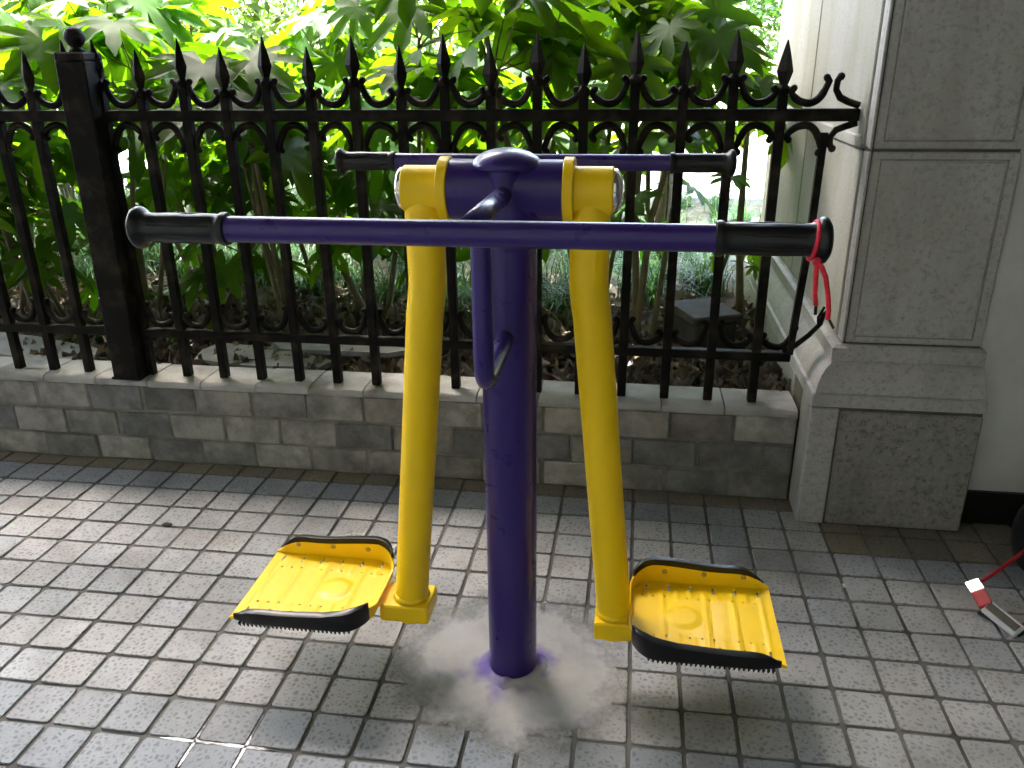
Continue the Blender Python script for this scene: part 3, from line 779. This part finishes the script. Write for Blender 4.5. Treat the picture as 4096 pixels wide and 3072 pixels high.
sweep(mb, A1, 0.0032, 8); sweep(mb, A2, 0.0032, 8)
mb.build('cord_loop', M_RED, cord)
mb = MB(); sweep(mb, [A1[-1]+Vector((0, 0, 0.002)), A1[-1]+Vector((0.0008, 0, -0.012))], 0.0022, 8); mb.build('black_tip', M_RUBBER, cord)
mb = MB(); sweep(mb, [A2[-1]+Vector((0, 0, 0.002)), A2[-1]+Vector((0.004, 0, -0.004)), A2[-1]+Vector((0.0085, 0, -0.0115))], 0.0019, 8); mb.build('black_tip', M_RUBBER, cord)

# ------------------------------------------------------------------ black bag with red strap and chrome buckle (right edge)
bag = thing('black_bag', (1.375, 0.52, 0), 'rounded black bag standing on the tiles by the plaster wall', 'bag')
mb = MB(); pr = []
for i in range(15):
    a = R(-80+160*i/14); pr.append((0.135*math.cos(a)**0.6, 0.135+0.133*math.sin(a)))
lathe(mb, [(0.03, 0.0005)] + pr, n=26); bo = mb.build('bag_body', M_BAG if 'M_BAG' in globals() else M_RUBBER, bag)
bo.scale = (0.95, 0.8, 0.92)
mb = MB(); sweep(mb, [(0.0, -0.02, 0.235), (0.03, -0.02, 0.30), (0.09, -0.02, 0.30), (0.11, -0.02, 0.22)], 0.008, 8); mb.build('bag_handle', M_RUBBER, bag)
stp = thing('buckle_strap', (1.14, 0.32, 0.0), 'red strap with two chrome buckle plates lying beside the black bag', 'strap')
SO = Vector((1.14, 0.32, 0.0))
def plank(a, b2, wdt, th, name, m, up=(0, 0, 1), c=0.002):
    a, b2 = Vector(a), Vector(b2); d = (b2-a); L = d.length; d.normalize(); u = Vector(up); u = (u-d*u.dot(d)).normalized(); w2 = u.cross(d)
    mb = MB(); cbox(mb, 0, L, -wdt/2, wdt/2, -th/2, th/2, c)
    mb.v = [tuple(a + d*p[0] + w2*p[1] + u*p[2] - SO) for p in mb.v]; return mb.build(name, m, stp)
B0, B1, B2, B3 = (1.118, 0.408, 0.048), (1.122, 0.372, 0.042), (1.128, 0.330, 0.030), (1.178, 0.255, 0.014)
tl = (-0.50, 0.05, 0.86)
plank(B0, B1, 0.036, 0.010, 'chrome_plate', M_CHROME, tl)
plank(B1, B2, 0.033, 0.012, 'red_link', M_REDP, tl)
plank(B2, B3, 0.037, 0.009, 'chrome_plate', M_STEEL, (-0.62, 0.2, 0.76))
plank((1.1285, 0.3255, 0.0365), (1.173, 0.2585, 0.0215), 0.020, 0.003, 'chrome_inlay', M_CHROME, (-0.62, 0.2, 0.76), 0.001)
mb = MB(); sweep(mb, [Vector(p)-SO for p in ((1.135, 0.402, 0.050), (1.18, 0.432, 0.062), (1.235, 0.468, 0.085), (1.29, 0.49, 0.13))], 0.0075, 8, flat=0.6); mb.build('red_strap', M_REDP, stp)
mb = MB(); sweep(mb, [Vector(p)-SO for p in ((1.176, 0.262, 0.016), (1.20, 0.29, 0.012), (1.25, 0.33, 0.010))], 0.0075, 8, flat=0.6); mb.build('red_strap', M_REDP, stp)
plank((1.125, 0.345, 0.0045), (1.19, 0.262, 0.0045), 0.030, 0.008, 'black_strip', M_RUBBER)  # flat black strip on the tiles under the plates

# ------------------------------------------------------------------ small litter on the floor, water in the joints
def pebble(name, loc, sx, sy, sz, m, label, cat, seed):
    q = random.Random(seed); bm = bmesh.new(); bmesh.ops.create_icosphere(bm, subdivisions=2, radius=1)
    for v in bm.verts:
        k = 1+q.uniform(-0.14, 0.14); v.co = Vector((v.co.x*sx*k, v.co.y*sy*k, v.co.z*sz*k))
    zmin = min(v.co.z for v in bm.verts)
    me = bpy.data.meshes.new(name); bm.to_mesh(me); bm.free(); me.materials.append(m)
    tag(link(name, me, None, (loc[0], loc[1], loc[2]-zmin)), label, cat)
pebble('pebble', (-1.116, 0.463, 0.0), 0.016, 0.010, 0.005, M_CONC, 'small flat dark pebble lying alone on the pale tiles left of the machine', 'pebble', 3)
pebble('plaster_chip', (0.816, 0.412, 0.0), 0.006, 0.010, 0.003, M_PLASTER, 'tiny white chip lying in a tile joint before the pillar', 'chip', 4)
Yj = OY - 9*PIT
pud = thing('joint_water', (OX+7*PIT, Yj, 0), 'thin wet streak of water standing in the joints of blue-grey tiles', 'puddle')
def strip(x0, y0, x1, y1, wdt, ob):
    mb = MB(); q = random.Random(int(x0*1000)); n = 14; vs = []
    for i in range(n+1):
        t_ = i/n; e = min(1, t_*8, (1-t_)*8); wq = wdt*(0.25+0.75*e)*q.uniform(0.75, 1.1)/2
        x, y = x0+(x1-x0)*t_, y0+(y1-y0)*t_; d = Vector((x1-x0, y1-y0, 0)).normalized(); nn_ = Vector((-d.y, d.x, 0))
        for sg in (-1, 1): vs.append((x+nn_.x*wq*sg-ob.x, y+nn_.y*wq*sg-ob.y, -0.0018))
    mb.add(vs, [(i*2, i*2+2, i*2+3, i*2+1) for i in range(n)]); mb.build('water_film', M_WATER, pud)
ob = Vector((OX+7*PIT, Yj, 0))
strip(OX+5.3*PIT, Yj, OX+7.62*PIT, Yj, 0.0078, ob); strip(OX+6*PIT, Yj+0.5*PIT, OX+6*PIT, Yj-0.6*PIT, 0.0062, ob); strip(OX+7*PIT, Yj+0.85*PIT, OX+7*PIT, Yj-0.75*PIT, 0.0062, ob)

# ================================================================== GARDEN
def leaf_mesh(seed):
    q = random.Random(seed); vs = [(0, 0, 0)]; fs = []
    nl = q.choice((7, 8, 8, 9)); span = 285
    angs = [-span/2 + span*i/(nl-1) + q.uniform(-4, 4) for i in range(nl)]
    def P(r, a, w=0.0, dz=0.0):
        a = R(a); c, s_ = math.cos(a), math.sin(a); x, y = c*r - s_*w, s_*r + c*w
        return (x, y, -0.30*(x*x+y*y) + 0.10*math.hypot(x, y) + dz)
    prev = None
    for i, a in enumerate(angs):
        L = (1.0 - 0.42*(abs(a)/(span/2))**1.3)*q.uniform(0.92, 1.06); w_ = 0.155*L*q.uniform(0.9, 1.15); dr = q.uniform(-0.05, 0.03)
        rs = 0.40*L
        sl = P(rs*0.86, a-span/(nl-1)/2) if prev is None else None
        if prev is None: vs.append(P(0.30*L, a-20)); prev = len(vs)-1
        o = len(vs)
        vs += [P(0.36*L, a, 0, -0.035), P(0.66*L, a, 0, -0.045+dr*0.5), P(1.0*L, a, 0, dr-0.03),
               P(0.56*L, a, -w_*0.88, 0.012), P(0.74*L, a, -w_*0.95, 0.005+dr*0.5), P(0.88*L, a, -w_*0.50, dr*0.8),
               P(0.56*L, a, w_*0.88, 0.012), P(0.74*L, a, w_*0.95, 0.005+dr*0.5), P(0.88*L, a, w_*0.50, dr*0.8)]
        if i < nl-1:
            nxt = (a + angs[i+1])/2; vs.append(P(0.40*(1-0.35*(abs(nxt)/(span/2))), nxt, 0, 0.02))
        else: vs.append(P(0.30*L, a+20))
        nx2 = len(vs)-1
        m1, m2, tip, l1, l2, l3, r1, r2, r3 = range(o, o+9)
        fs += [(0, prev, m1), (0, m1, nx2), (prev, l1, m1), (l1, m2, m1), (l1, l2, m2), (l2, l3, m2), (l3, tip, m2),
               (m1, r1, nx2), (m1, m2, r1), (m2, r2, r1), (m2, r3, r2), (m2, tip, r3)]
        prev = nx2
    return MB().add(vs, fs, True).mesh('leaf', M_LEAF)
LEAVES = [leaf_mesh(i) for i in range(6)]
shrub_labels = {}
def shrub(x, y, h, nst, seed, label, size=1.0, spread=0.35, low=2, nleaf=(6, 9)):
    q = random.Random(seed); z0 = hgt(x, y) - 0.01
    root = thing('fatsia_shrub', (x, y, z0), label, 'shrub', 'broad-leaved shrubs behind the fence')
    mb = MB(); out = []
    for s_ in range(nst):
        az = q.uniform(0, 2*math.pi); sp = spread*q.uniform(0.3, 1.0); hh = h*q.uniform(0.72, 1.08)
        b0 = Vector((q.uniform(-0.06, 0.06), q.uniform(-0.06, 0.06), -0.02)); tip = Vector((math.cos(az)*sp, math.sin(az)*sp, hh))
        mid = b0.lerp(tip, 0.5)+Vector((q.uniform(-0.06, 0.06), q.uniform(-0.06, 0.06), 0.0)); 
        pts = [b0.lerp(mid, 0.5)*0.5+b0.lerp(mid, 0.5)*0.5 if False else b0, b0.lerp(mid, 0.5), mid, mid.lerp(tip, 0.55)+Vector((0, 0, 0.02)), tip]
        r0 = q.uniform(0.010, 0.017)
        sweep(mb, pts, [r0, r0*0.92, r0*0.8, r0*0.7, r0*0.55], 7)
        n = q.randint(*nleaf)
        for k in range(n + low):
            a = k*2.399 + q.uniform(-0.3, 0.3)
            if k < n: org = tip - Vector((0, 0, q.uniform(0, 0.08))); el = R(75 - 95*(k/max(1, n-1)) + q.uniform(-10, 10)); pl = q.uniform(0.12, 0.27)*size
            else: org = b0.lerp(tip, q.uniform(0.35, 0.85)); el = R(q.uniform(-5, 35)); pl = q.uniform(0.14, 0.26)*size
            d = Vector((math.cos(a)*math.cos(el), math.sin(a)*math.cos(el), math.sin(el)))
            if y + org.y + d.y*pl < 1.16: d.y = abs(d.y)
            end = org + d*pl
            sweep(mb, [org, org+d*pl*0.55+Vector((0, 0, 0.012)), end], [0.0034, 0.0028, 0.0024], 4, False)
            sc = q.uniform(0.115, 0.215)*size
            # blade: forward outwards and drooping
            pitch = R(q.uniform(5, 60)); yaw = math.atan2(d.y, d.x) + q.uniform(-0.4, 0.4)
            if y + end.y - sc < 0.97: end.y = 0.97 + sc - y
            rot = Euler((R(q.gauss(0, 22)), pitch, yaw), 'XYZ')
            out.append((end, rot, sc, q.randrange(len(LEAVES)), q.uniform(0.62, 1.2), q.uniform(-0.15, 0.2)))
    mb.build('stem', M_STEM, root)
    for end, rot, sc, li, br, wm in out:
        o = link('leaf', LEAVES[li], root, end); o.rotation_euler = rot; o.scale = (sc, sc*q.uniform(0.9, 1.1), sc)
        o.color = (br*(1+wm), br, br*0.9, 1)
    return root
SH = [
 # x, y, height, stems, size, label
 (-2.45, 1.75, 1.02, 4, 1.0, 'tall broad-leaved shrub growing behind the fence left of the ball-topped post'),
 (-1.95, 2.30, 1.12, 5, 1.15, 'sunlit broad-leaved shrub with big pale leaves right behind the ball-topped post'),
 (-1.20, 2.05, 1.05, 4, 1.1, 'leafy shrub with a bare stem behind the spears right of the ball-topped post'),
 (-0.75, 2.60, 1.10, 4, 1.05, 'dense broad-leaved shrub behind the fence above the left pedal leg'),
 (-0.35, 1.85, 1.03, 4, 1.15, 'dark broad-leaved shrub behind the spears above the purple hub'),
 (0.05, 2.10, 1.10, 4, 1.25, 'big-leaved shrub behind the fence right of the purple hub'),
 (0.36, 2.55, 1.10, 2, 1.0, 'thin-stemmed shrub behind the fence close to the two grey trunks'),
 (0.66, 1.80, 0.80, 1, 0.7, 'slim shrub with withered brown leaves close to the granite pillar'),
 (-3.05, 2.55, 1.15, 5, 1.1, 'broad-leaved shrub beyond the fence farther left than the ball-topped post'),
 (-2.45, 3.25, 1.20, 5, 1.1, 'broad-leaved shrub deep in the bed behind the ball-topped post'),
 (-1.50, 3.30, 1.20, 5, 1.1, 'broad-leaved shrub deep in the bed behind the left handle grips'),
 (-0.35, 3.45, 1.18, 4, 1.05, 'broad-leaved shrub deep in the bed behind the purple hub'),
 (-2.15, 1.50, 0.62, 3, 0.95, 'knee-high broad-leaved shrub close behind the bars at the ball-topped post'),
 (-1.45, 1.65, 0.70, 3, 0.95, 'waist-high broad-leaved shrub close behind the bars under the left grip'),
 (-0.85, 1.70, 0.78, 3, 1.0, 'waist-high broad-leaved shrub close behind the bars left of the yellow leg'),
 (-2.9, 1.70, 0.80, 3, 1.0, 'waist-high broad-leaved shrub close behind the bars beyond the ball-topped post'),
 (-2.62, 1.52, 1.10, 3, 1.1, 'leafy shrub tight behind the first spears beyond the ball-topped post'),
 (-1.72, 1.55, 1.16, 3, 1.15, 'large-leaved shrub rising tight behind the ball-topped post'),
 (-1.08, 1.42, 1.08, 3, 1.2, 'shaded large-leaved shrub tight behind the spears above the left grip'),
 (-0.62, 1.50, 1.12, 3, 1.2, 'shaded large-leaved shrub tight behind the spears left of the hub'),
 (-0.18, 1.45, 1.10, 3, 1.25, 'shaded large-leaved shrub tight behind the spears over the post cap'),
 (0.26, 1.55, 1.14, 3, 1.2, 'shaded large-leaved shrub tight behind the spears right of the post cap'),
 (-3.60, 3.70, 1.25, 5, 1.15, 'broad-leaved shrub deep in the bed at the far left of the fence'),
 (-0.02, 3.70, 1.20, 3, 1.0, 'broad-leaved shrub deep in the bed near the two grey trunks'),
]
for i, (x, y, h, ns, sz, lab) in enumerate(SH):
    shrub(x, y, h, ns, 100+i, lab, sz, 0.38 if y > 1.6 else 0.26, 1 if 'tight' in lab else (5 if x < -0.2 else 2))
# young seedlings with light green leaves near the wall
shrub(-1.78, 1.42, 0.20, 1, 301, 'small seedling with bright green leaves just right of the ball-topped post', 0.75, 0.10, 1, (3, 4))
shrub(-1.42, 1.25, 0.10, 1, 302, 'tiny seedling with one lobed bright leaf close behind the coping', 0.62, 0.08, 0, (2, 3))
shrub(0.55, 2.05, 0.42, 1, 303, 'knee-high seedling in the bed beside the granite pillar', 0.6, 0.12, 1, (4, 5))

# leaf litter
mb = MB(); q = random.Random(21)
def dead(mb, x, y, z, s_):
    a = q.uniform(0, 6.28); tilt = Euler((q.gauss(0, 0.55), q.gauss(0, 0.55), a)).to_matrix()
    curl = q.uniform(0.3, 1.3); asp = q.uniform(0.35, 0.7)
    vs = []
    for i in range(5):
        u = -1+0.5*i; w_ = (1-abs(u)**1.7)*asp + 0.02
        zz = curl*u*u*0.5
        for sg in (-1, 0, 1): vs.append(Vector((x, y, z)) + tilt @ Vector((u*s_, sg*w_*s_, (zz + abs(sg)*curl*0.35 + q.uniform(-.06, .06))*s_)))
    fs = [(i*3+j, i*3+j+1, i*3+j+4, i*3+j+3) for i in range(4) for j in range(2)]
    b_ = q.uniform(0.35, 1.5); wm = q.uniform(-0.2, 0.25)
    if q.random() < 0.12: tint = (b_*1.5, b_*1.5, b_*1.55)
    else: tint = (b_*(1+wm*0.5), b_, b_*(1-wm))
    mb.add(vs, fs, True, tint)
for i in range(7500):
    y = 1.02 + abs(q.gauss(0, 0.5)); x = q.uniform(-4.2, 0.78)
    if y > 3.2: continue
    dead(mb, x, y, hgt(x, y) + q.uniform(0.0, 0.035), q.uniform(0.018, 0.046))
o = mb.build('leaf_litter', M_DEAD, None, True); o['kind'] = 'stuff'
# twigs
mb = MB()
for i in range(90):
    x = q.uniform(-3.2, 0.7); y = q.uniform(1.05, 2.1); a = q.uniform(0, 3.14); L = q.uniform(0.08, 0.3); z = hgt(x, y)+0.03
    d = Vector((math.cos(a), math.sin(a), q.uniform(-0.05, 0.15)))*L
    p0 = Vector((x, y, z)); sweep(mb, [p0, p0+d*0.5+Vector((0, 0, 0.01)), p0+d], [0.004, 0.003, 0.002], 5)
o = mb.build('twigs', M_BARK); o['kind'] = 'stuff'
# lily-turf tufts
mb = MB()
for i in range(520):
    x = q.uniform(-5.0, 1.6); y = 1.85 + 3.0*q.random()**1.5
    if y < 2.02 + 0.16*math.sin(x*2.3): continue
    b_ = q.uniform(0.55, 1.5)
    for k in range(56):
        a = q.uniform(0, 6.28); L = q.uniform(0.18, 0.36); lean = q.uniform(0.35, 1.25); wd = q.uniform(0.0022, 0.0040)
        bx, by = x+q.gauss(0, 0.025), y+q.gauss(0, 0.025); bz = hgt(bx, by)-0.005 if y < yl-0.1 else 0.21
        d = Vector((math.cos(a), math.sin(a), 0)); sd_ = Vector((-d.y, d.x, 0)); vs = []
        for s_ in range(5):
            t_ = s_/4; p = Vector((bx, by, bz)) + d*(lean*L*t_*t_*0.95) + Vector((0, 0, L*(t_*(1.0-0.15*lean) - 0.62*lean*t_*t_*t_)))
            ww_ = wd*(1-t_*0.85); vs += [p-sd_*ww_, p+sd_*ww_]
        bb_ = b_*q.uniform(0.75, 1.25); yw = q.random() < 0.06
        mb.add(vs, [(s_*2, s_*2+1, s_*2+3, s_*2+2) for s_ in range(4)], True, (bb_*2.2, bb_*1.5, bb_*1.2) if yw else (bb_, bb_, bb_))
o = mb.build('lilyturf_grass', M_GRASS, None, True); o['kind'] = 'stuff'

# broken slabs, concrete block, drain cover
def slab(name, outline, z0, z1, tilt, loc, m, label, cat, group=None, rz=0):
    mb = MB(); n = len(outline); q2 = random.Random(len(label))
    vs = [(p[0], p[1], z0) for p in outline] + [(p[0]*0.985, p[1]*0.985, z1) for p in outline]
    fs = [tuple(range(n))[::-1], tuple(range(n, 2*n))] + [(k, (k+1) % n, n+(k+1) % n, n+k) for k in range(n)]
    mb.add(vs, fs); o = tag(mb.build(name, m, None, loc=loc), label, cat, group); o.rotation_euler = (R(tilt[0]), R(tilt[1]), R(rz)); return o
slab('stone_slab', [(-0.25, -0.06), (-0.05, -0.085), (0.22, -0.06), (0.25, 0.0), (0.05, 0.075), (-0.22, 0.09), (-0.26, 0.02)], 0, 0.016, (5, 1.5), (-1.05, 1.115, 0.296), M_SLAB, 'broken pale stone slab leaning flat behind the coping, right of the seedling', 'slab')
slab('stone_slab', [(-0.27, -0.04), (0.2, -0.05), (0.27, -0.02), (0.24, 0.04), (-0.2, 0.05), (-0.28, 0.03)], 0, 0.018, (9, -2), (-0.80, 1.20, 0.318), M_SLAB, 'long narrow slab offcut lying on another slab behind the coping', 'slab', None, -4)
slab('stone_slab', [(-0.32, -0.07), (0.1, -0.09), (0.36, -0.06), (0.30, 0.05), (0.0, 0.10), (-0.3, 0.11)], 0, 0.020, (3, 2), (-2.02, 1.10, 0.298), M_SLAB, 'wide pale slab lying behind the coping left of the ball-topped post', 'slab', None, -3)
dc = thing('drain_cover', (-1.98, 1.88, 0.30), 'grey drain cover with slots half buried among the dead leaves', 'drain cover')
mb = MB(); cbox(mb, -0.17, 0.17, -0.13, 0.13, -0.02, 0.012, 0.004); mb.build('cover_plate', M_SLAB, dc)
for i in range(5):
    mb = MB(); cbox(mb, -0.12+0.055*i, -0.095+0.055*i, -0.08, 0.08, 0.0125, 0.0155, 0.001); mb.build('slot', M_CONC, dc)
bl = thing('concrete_block', (0.50, 1.52, 0.26), 'dark weathered concrete box in the bed next to the granite pillar', 'concrete block')
mb = MB(); cbox(mb, -0.085, 0.085, -0.11, 0.11, 0, 0.135, 0.008); mb.build('block_body', M_CONC, bl)
mb = MB(); cbox(mb, -0.098, 0.098, -0.122, 0.122, 0.1355, 0.165, 0.006); mb.build('block_lid', M_CONC, bl)
bl.rotation_euler = (0, 0, R(24))

# trunks of trees growing in the bed (crowns rise out of view)
def cloud(mb, c, rad, n, size, q, tint=(1, 1, 1), clumps=26, up=0.3):
    cl = []
    for _ in range(clumps):
        while True:
            p = Vector((q.uniform(-1, 1), q.uniform(-1, 1), q.uniform(-1, 1)))
            if 0.35 < p.length < 1: break
        cl.append((Vector((p.x*rad[0], p.y*rad[1], p.z*rad[2])), q.uniform(0.16, 0.34)*min(rad), q.uniform(0.6, 1.35)))
    for _ in range(n):
        cc, rr2, br = q.choice(cl); p = Vector(c)+cc+Vector((q.gauss(0, 1), q.gauss(0, 1), q.gauss(0, 0.8)))*rr2
        s_ = size*q.uniform(0.6, 1.25); e = Euler((q.gauss(0, 0.7), q.gauss(0, 0.7), q.uniform(0, 6.28))).to_matrix()
        vs = [p+e @ Vector(v)*s_ for v in ((-1, 0, 0), (-0.1, -0.42, 0.10), (1, 0, -0.12), (-0.1, 0.42, 0.10), (0.1, 0, -0.02))]
        b_ = br*q.uniform(0.75, 1.25)
        mb.add(vs, [(0, 1, 4), (1, 2, 4), (2, 3, 4), (3, 0, 4)], True, (tint[0]*b_, tint[1]*b_, tint[2]*b_))
def tree(x, y, z0, pts, r0, crown, label, tint, nleaf, lsize, seed, group=None, name='tree', cat='tree', clumps=26):
    q = random.Random(seed); root = thing(name, (x, y, z0), label, cat, group)
    mb = MB()
    P = [Vector(p) for p in pts]; n = len(P)
    sweep(mb, P, [r0*(1-0.55*i/(n-1)) for i in range(n)], 9)
    top = P[-1]
    cc, cr = crown
    for k in range(7):
        a = k*2.4; e = Vector(cc)+Vector((math.cos(a)*cr[0]*0.6, math.sin(a)*cr[1]*0.6, q.uniform(-0.3, 0.5)*cr[2]))
        st_ = P[-2].lerp(top, q.uniform(0.0, 1.0)); sweep(mb, [st_, st_.lerp(e, 0.5)+Vector((0, 0, 0.08)), e], [r0*0.35, r0*0.22, r0*0.08], 6)
    mb.build('trunk', M_BARK, root)
    mb = MB(); cloud(mb, cc, cr, nleaf, lsize, q, tint, clumps); mb.build('crown', M_CLOUD, root, True)
    return root
tree(0.38, 3.05, 0.24, [(0, 0, -0.05), (0.02, 0, 0.5), (-0.02, 0.02, 1.1), (0.03, 0, 1.8), (0.05, 0, 3.3)], 0.052, ((0.5, 0.3, 4.2), (1.4, 1.3, 0.8)), 'sturdy brown tree trunk behind the fence between the hub and the pillar', (0.8, 0.85, 0.7), 1500, 0.085, 41)
tree(0.98, 3.15, 0.24, [(-0.03, 0, -0.05), (-0.02, 0, 0.5), (0.02, 0.02, 1.1), (-0.02, 0, 1.8), (0.0, 0, 3.2)], 0.034, ((0.5, 0.3, 4.0), (1.0, 1.0, 0.6)), 'slender dark tree trunk seen against the bright path near the pillar', (0.8, 0.85, 0.7), 900, 0.085, 42)

tree(-0.55, 4.75, 0.24, [(0, 0, -0.05), (0.05, 0, 0.8), (-0.03, 0.02, 1.6), (0.03, 0, 2.6), (0.1, 0, 3.9)], 0.055, ((0.35, -1.3, 4.6), (1.2, 0.9, 0.6)), 'added shade tree far back in the bed behind the purple hub', (0.8, 0.85, 0.7), 6500, 0.11, 44, clumps=60)  # added tree, its out-of-view crown placed to shade shrubs and pillar side
# sunlit bushes beyond the bed, hedge and far trees
def bush(x, y, z0, c, cr, label, tint, n, ls, seed, group, cl=24):
    q = random.Random(seed); root = thing('bush', (x, y, z0), label, 'bush', group); mb = MB()
    for k in range(9):
        a = k*2.4; e = Vector(c)+Vector((math.cos(a)*cr[0]*0.6, math.sin(a)*cr[1]*0.6, q.uniform(-0.2, 0.5)*cr[2]))
        sweep(mb, [(q.uniform(-.08, .08), q.uniform(-.08, .08), -0.03), tuple(e*0.5+Vector((0, 0, 0.04))), tuple(e)], [0.014, 0.010, 0.004], 5)
    mb.build('stem', M_BARK, root)
    mb = MB(); cloud(mb, c, cr, n, ls, q, tint, cl); mb.build('crown', M_CLOUD, root, True)
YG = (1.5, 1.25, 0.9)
for i, (x, y, hh, wd) in enumerate(((-5.6, 5.6, 2.0, 1.2), (-4.2, 6.0, 2.2, 1.2), (-3.0, 5.5, 1.7, 1.0), (-1.9, 6.3, 2.1, 1.1), (-0.9, 6.4, 1.3, 0.8))):
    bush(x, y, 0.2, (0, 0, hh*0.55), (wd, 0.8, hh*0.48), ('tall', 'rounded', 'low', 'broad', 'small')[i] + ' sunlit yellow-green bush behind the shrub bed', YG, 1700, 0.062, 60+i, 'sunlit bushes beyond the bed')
for i in range(9):
    x = -6.5 + 1.35*i
    bush(x, 10.4 + 0.3*math.sin(i*2.1), 0.2, (0, 0, 0.36), (0.85, 0.40, 0.30), 'low loose hedge bush along the far side of the bright path', (1.4, 1.15, 0.8), 420, 0.05, 80+i, 'hedge bushes across the path', 16)
for i, (x, y, hh, cr, tn) in enumerate(((5.2, 25, 3.2, 2.6, (0.75, 0.95, 1.1)), (9.5, 27, 3.8, 3.0, (0.7, 0.95, 1.05)), (0.5, 27, 4.0, 3.0, (1.0, 1.0, 0.9)), (-5, 25, 3.6, 3.0, (1.1, 1.05, 0.8)), (-11, 26, 4.2, 3.2, (1.0, 1.05, 0.8)), (-17, 24, 4.0, 3.4, (1.1, 1.05, 0.8)))):
    lab = ('blue-green tree standing far off beyond the bright road by the pillar', 'large blue-green tree far off behind the pillar edge', 'far tree beyond the road in line with the two trunks',
           'far tree beyond the road in line with the machine hub', 'far tree beyond the road left of the hub', 'far tree beyond the road in line with the ball-topped post')[i]
    tree(x, y, 0.2, [(0, 0, -0.1), (0.1, 0, 0.8), (0, 0.1, 1.6), (0.05, 0, hh*0.6)], 0.14, ((0, 0, hh*0.62), (cr, cr*0.8, hh*0.55)), lab, tn, 2600, 0.14, 120+i, 'far trees beyond the road', clumps=40)

# tall trees added to screen the low sky and firm up shadows (crowns mostly above the picture)
for i, (x, y, hh, cr) in enumerate(((-1.6, 8.3, 7.6, 2.2), (-4.6, 8.0, 8.0, 2.4), (-8.2, 7.6, 7.8, 2.4), (-11.5, 5.0, 6.2, 2.3))):
    lab = ('added sky-screening tree behind the sunlit bushes in line with the hub', 'added sky-screening tree behind the bushes left of the hub', 'added sky-screening tree behind the bushes at the far left',
           'added sky-screening tree beyond the left end of the bed')[i]
    tree(x, y, 0.2 if y > 5 else -0.02, [(0, 0, -0.1), (0.1, 0, 1.0), (0, 0.1, 2.2), (0.08, 0, hh*0.66)], 0.13, ((0, 0, hh*0.68), (cr, cr*0.9, hh*0.34)), lab, (0.9, 1.0, 0.75), 3200, 0.15, 150+i, 'added sky-screening trees', clumps=44)
mb = MB(); mb.add([(-60, -30, -0.02), (-8, -30, -0.02), (-8, 0.98, -0.02), (-60, 0.98, -0.02)], [(0, 1, 2, 3)]); struct(mb.build('side_ground', M_PATH))
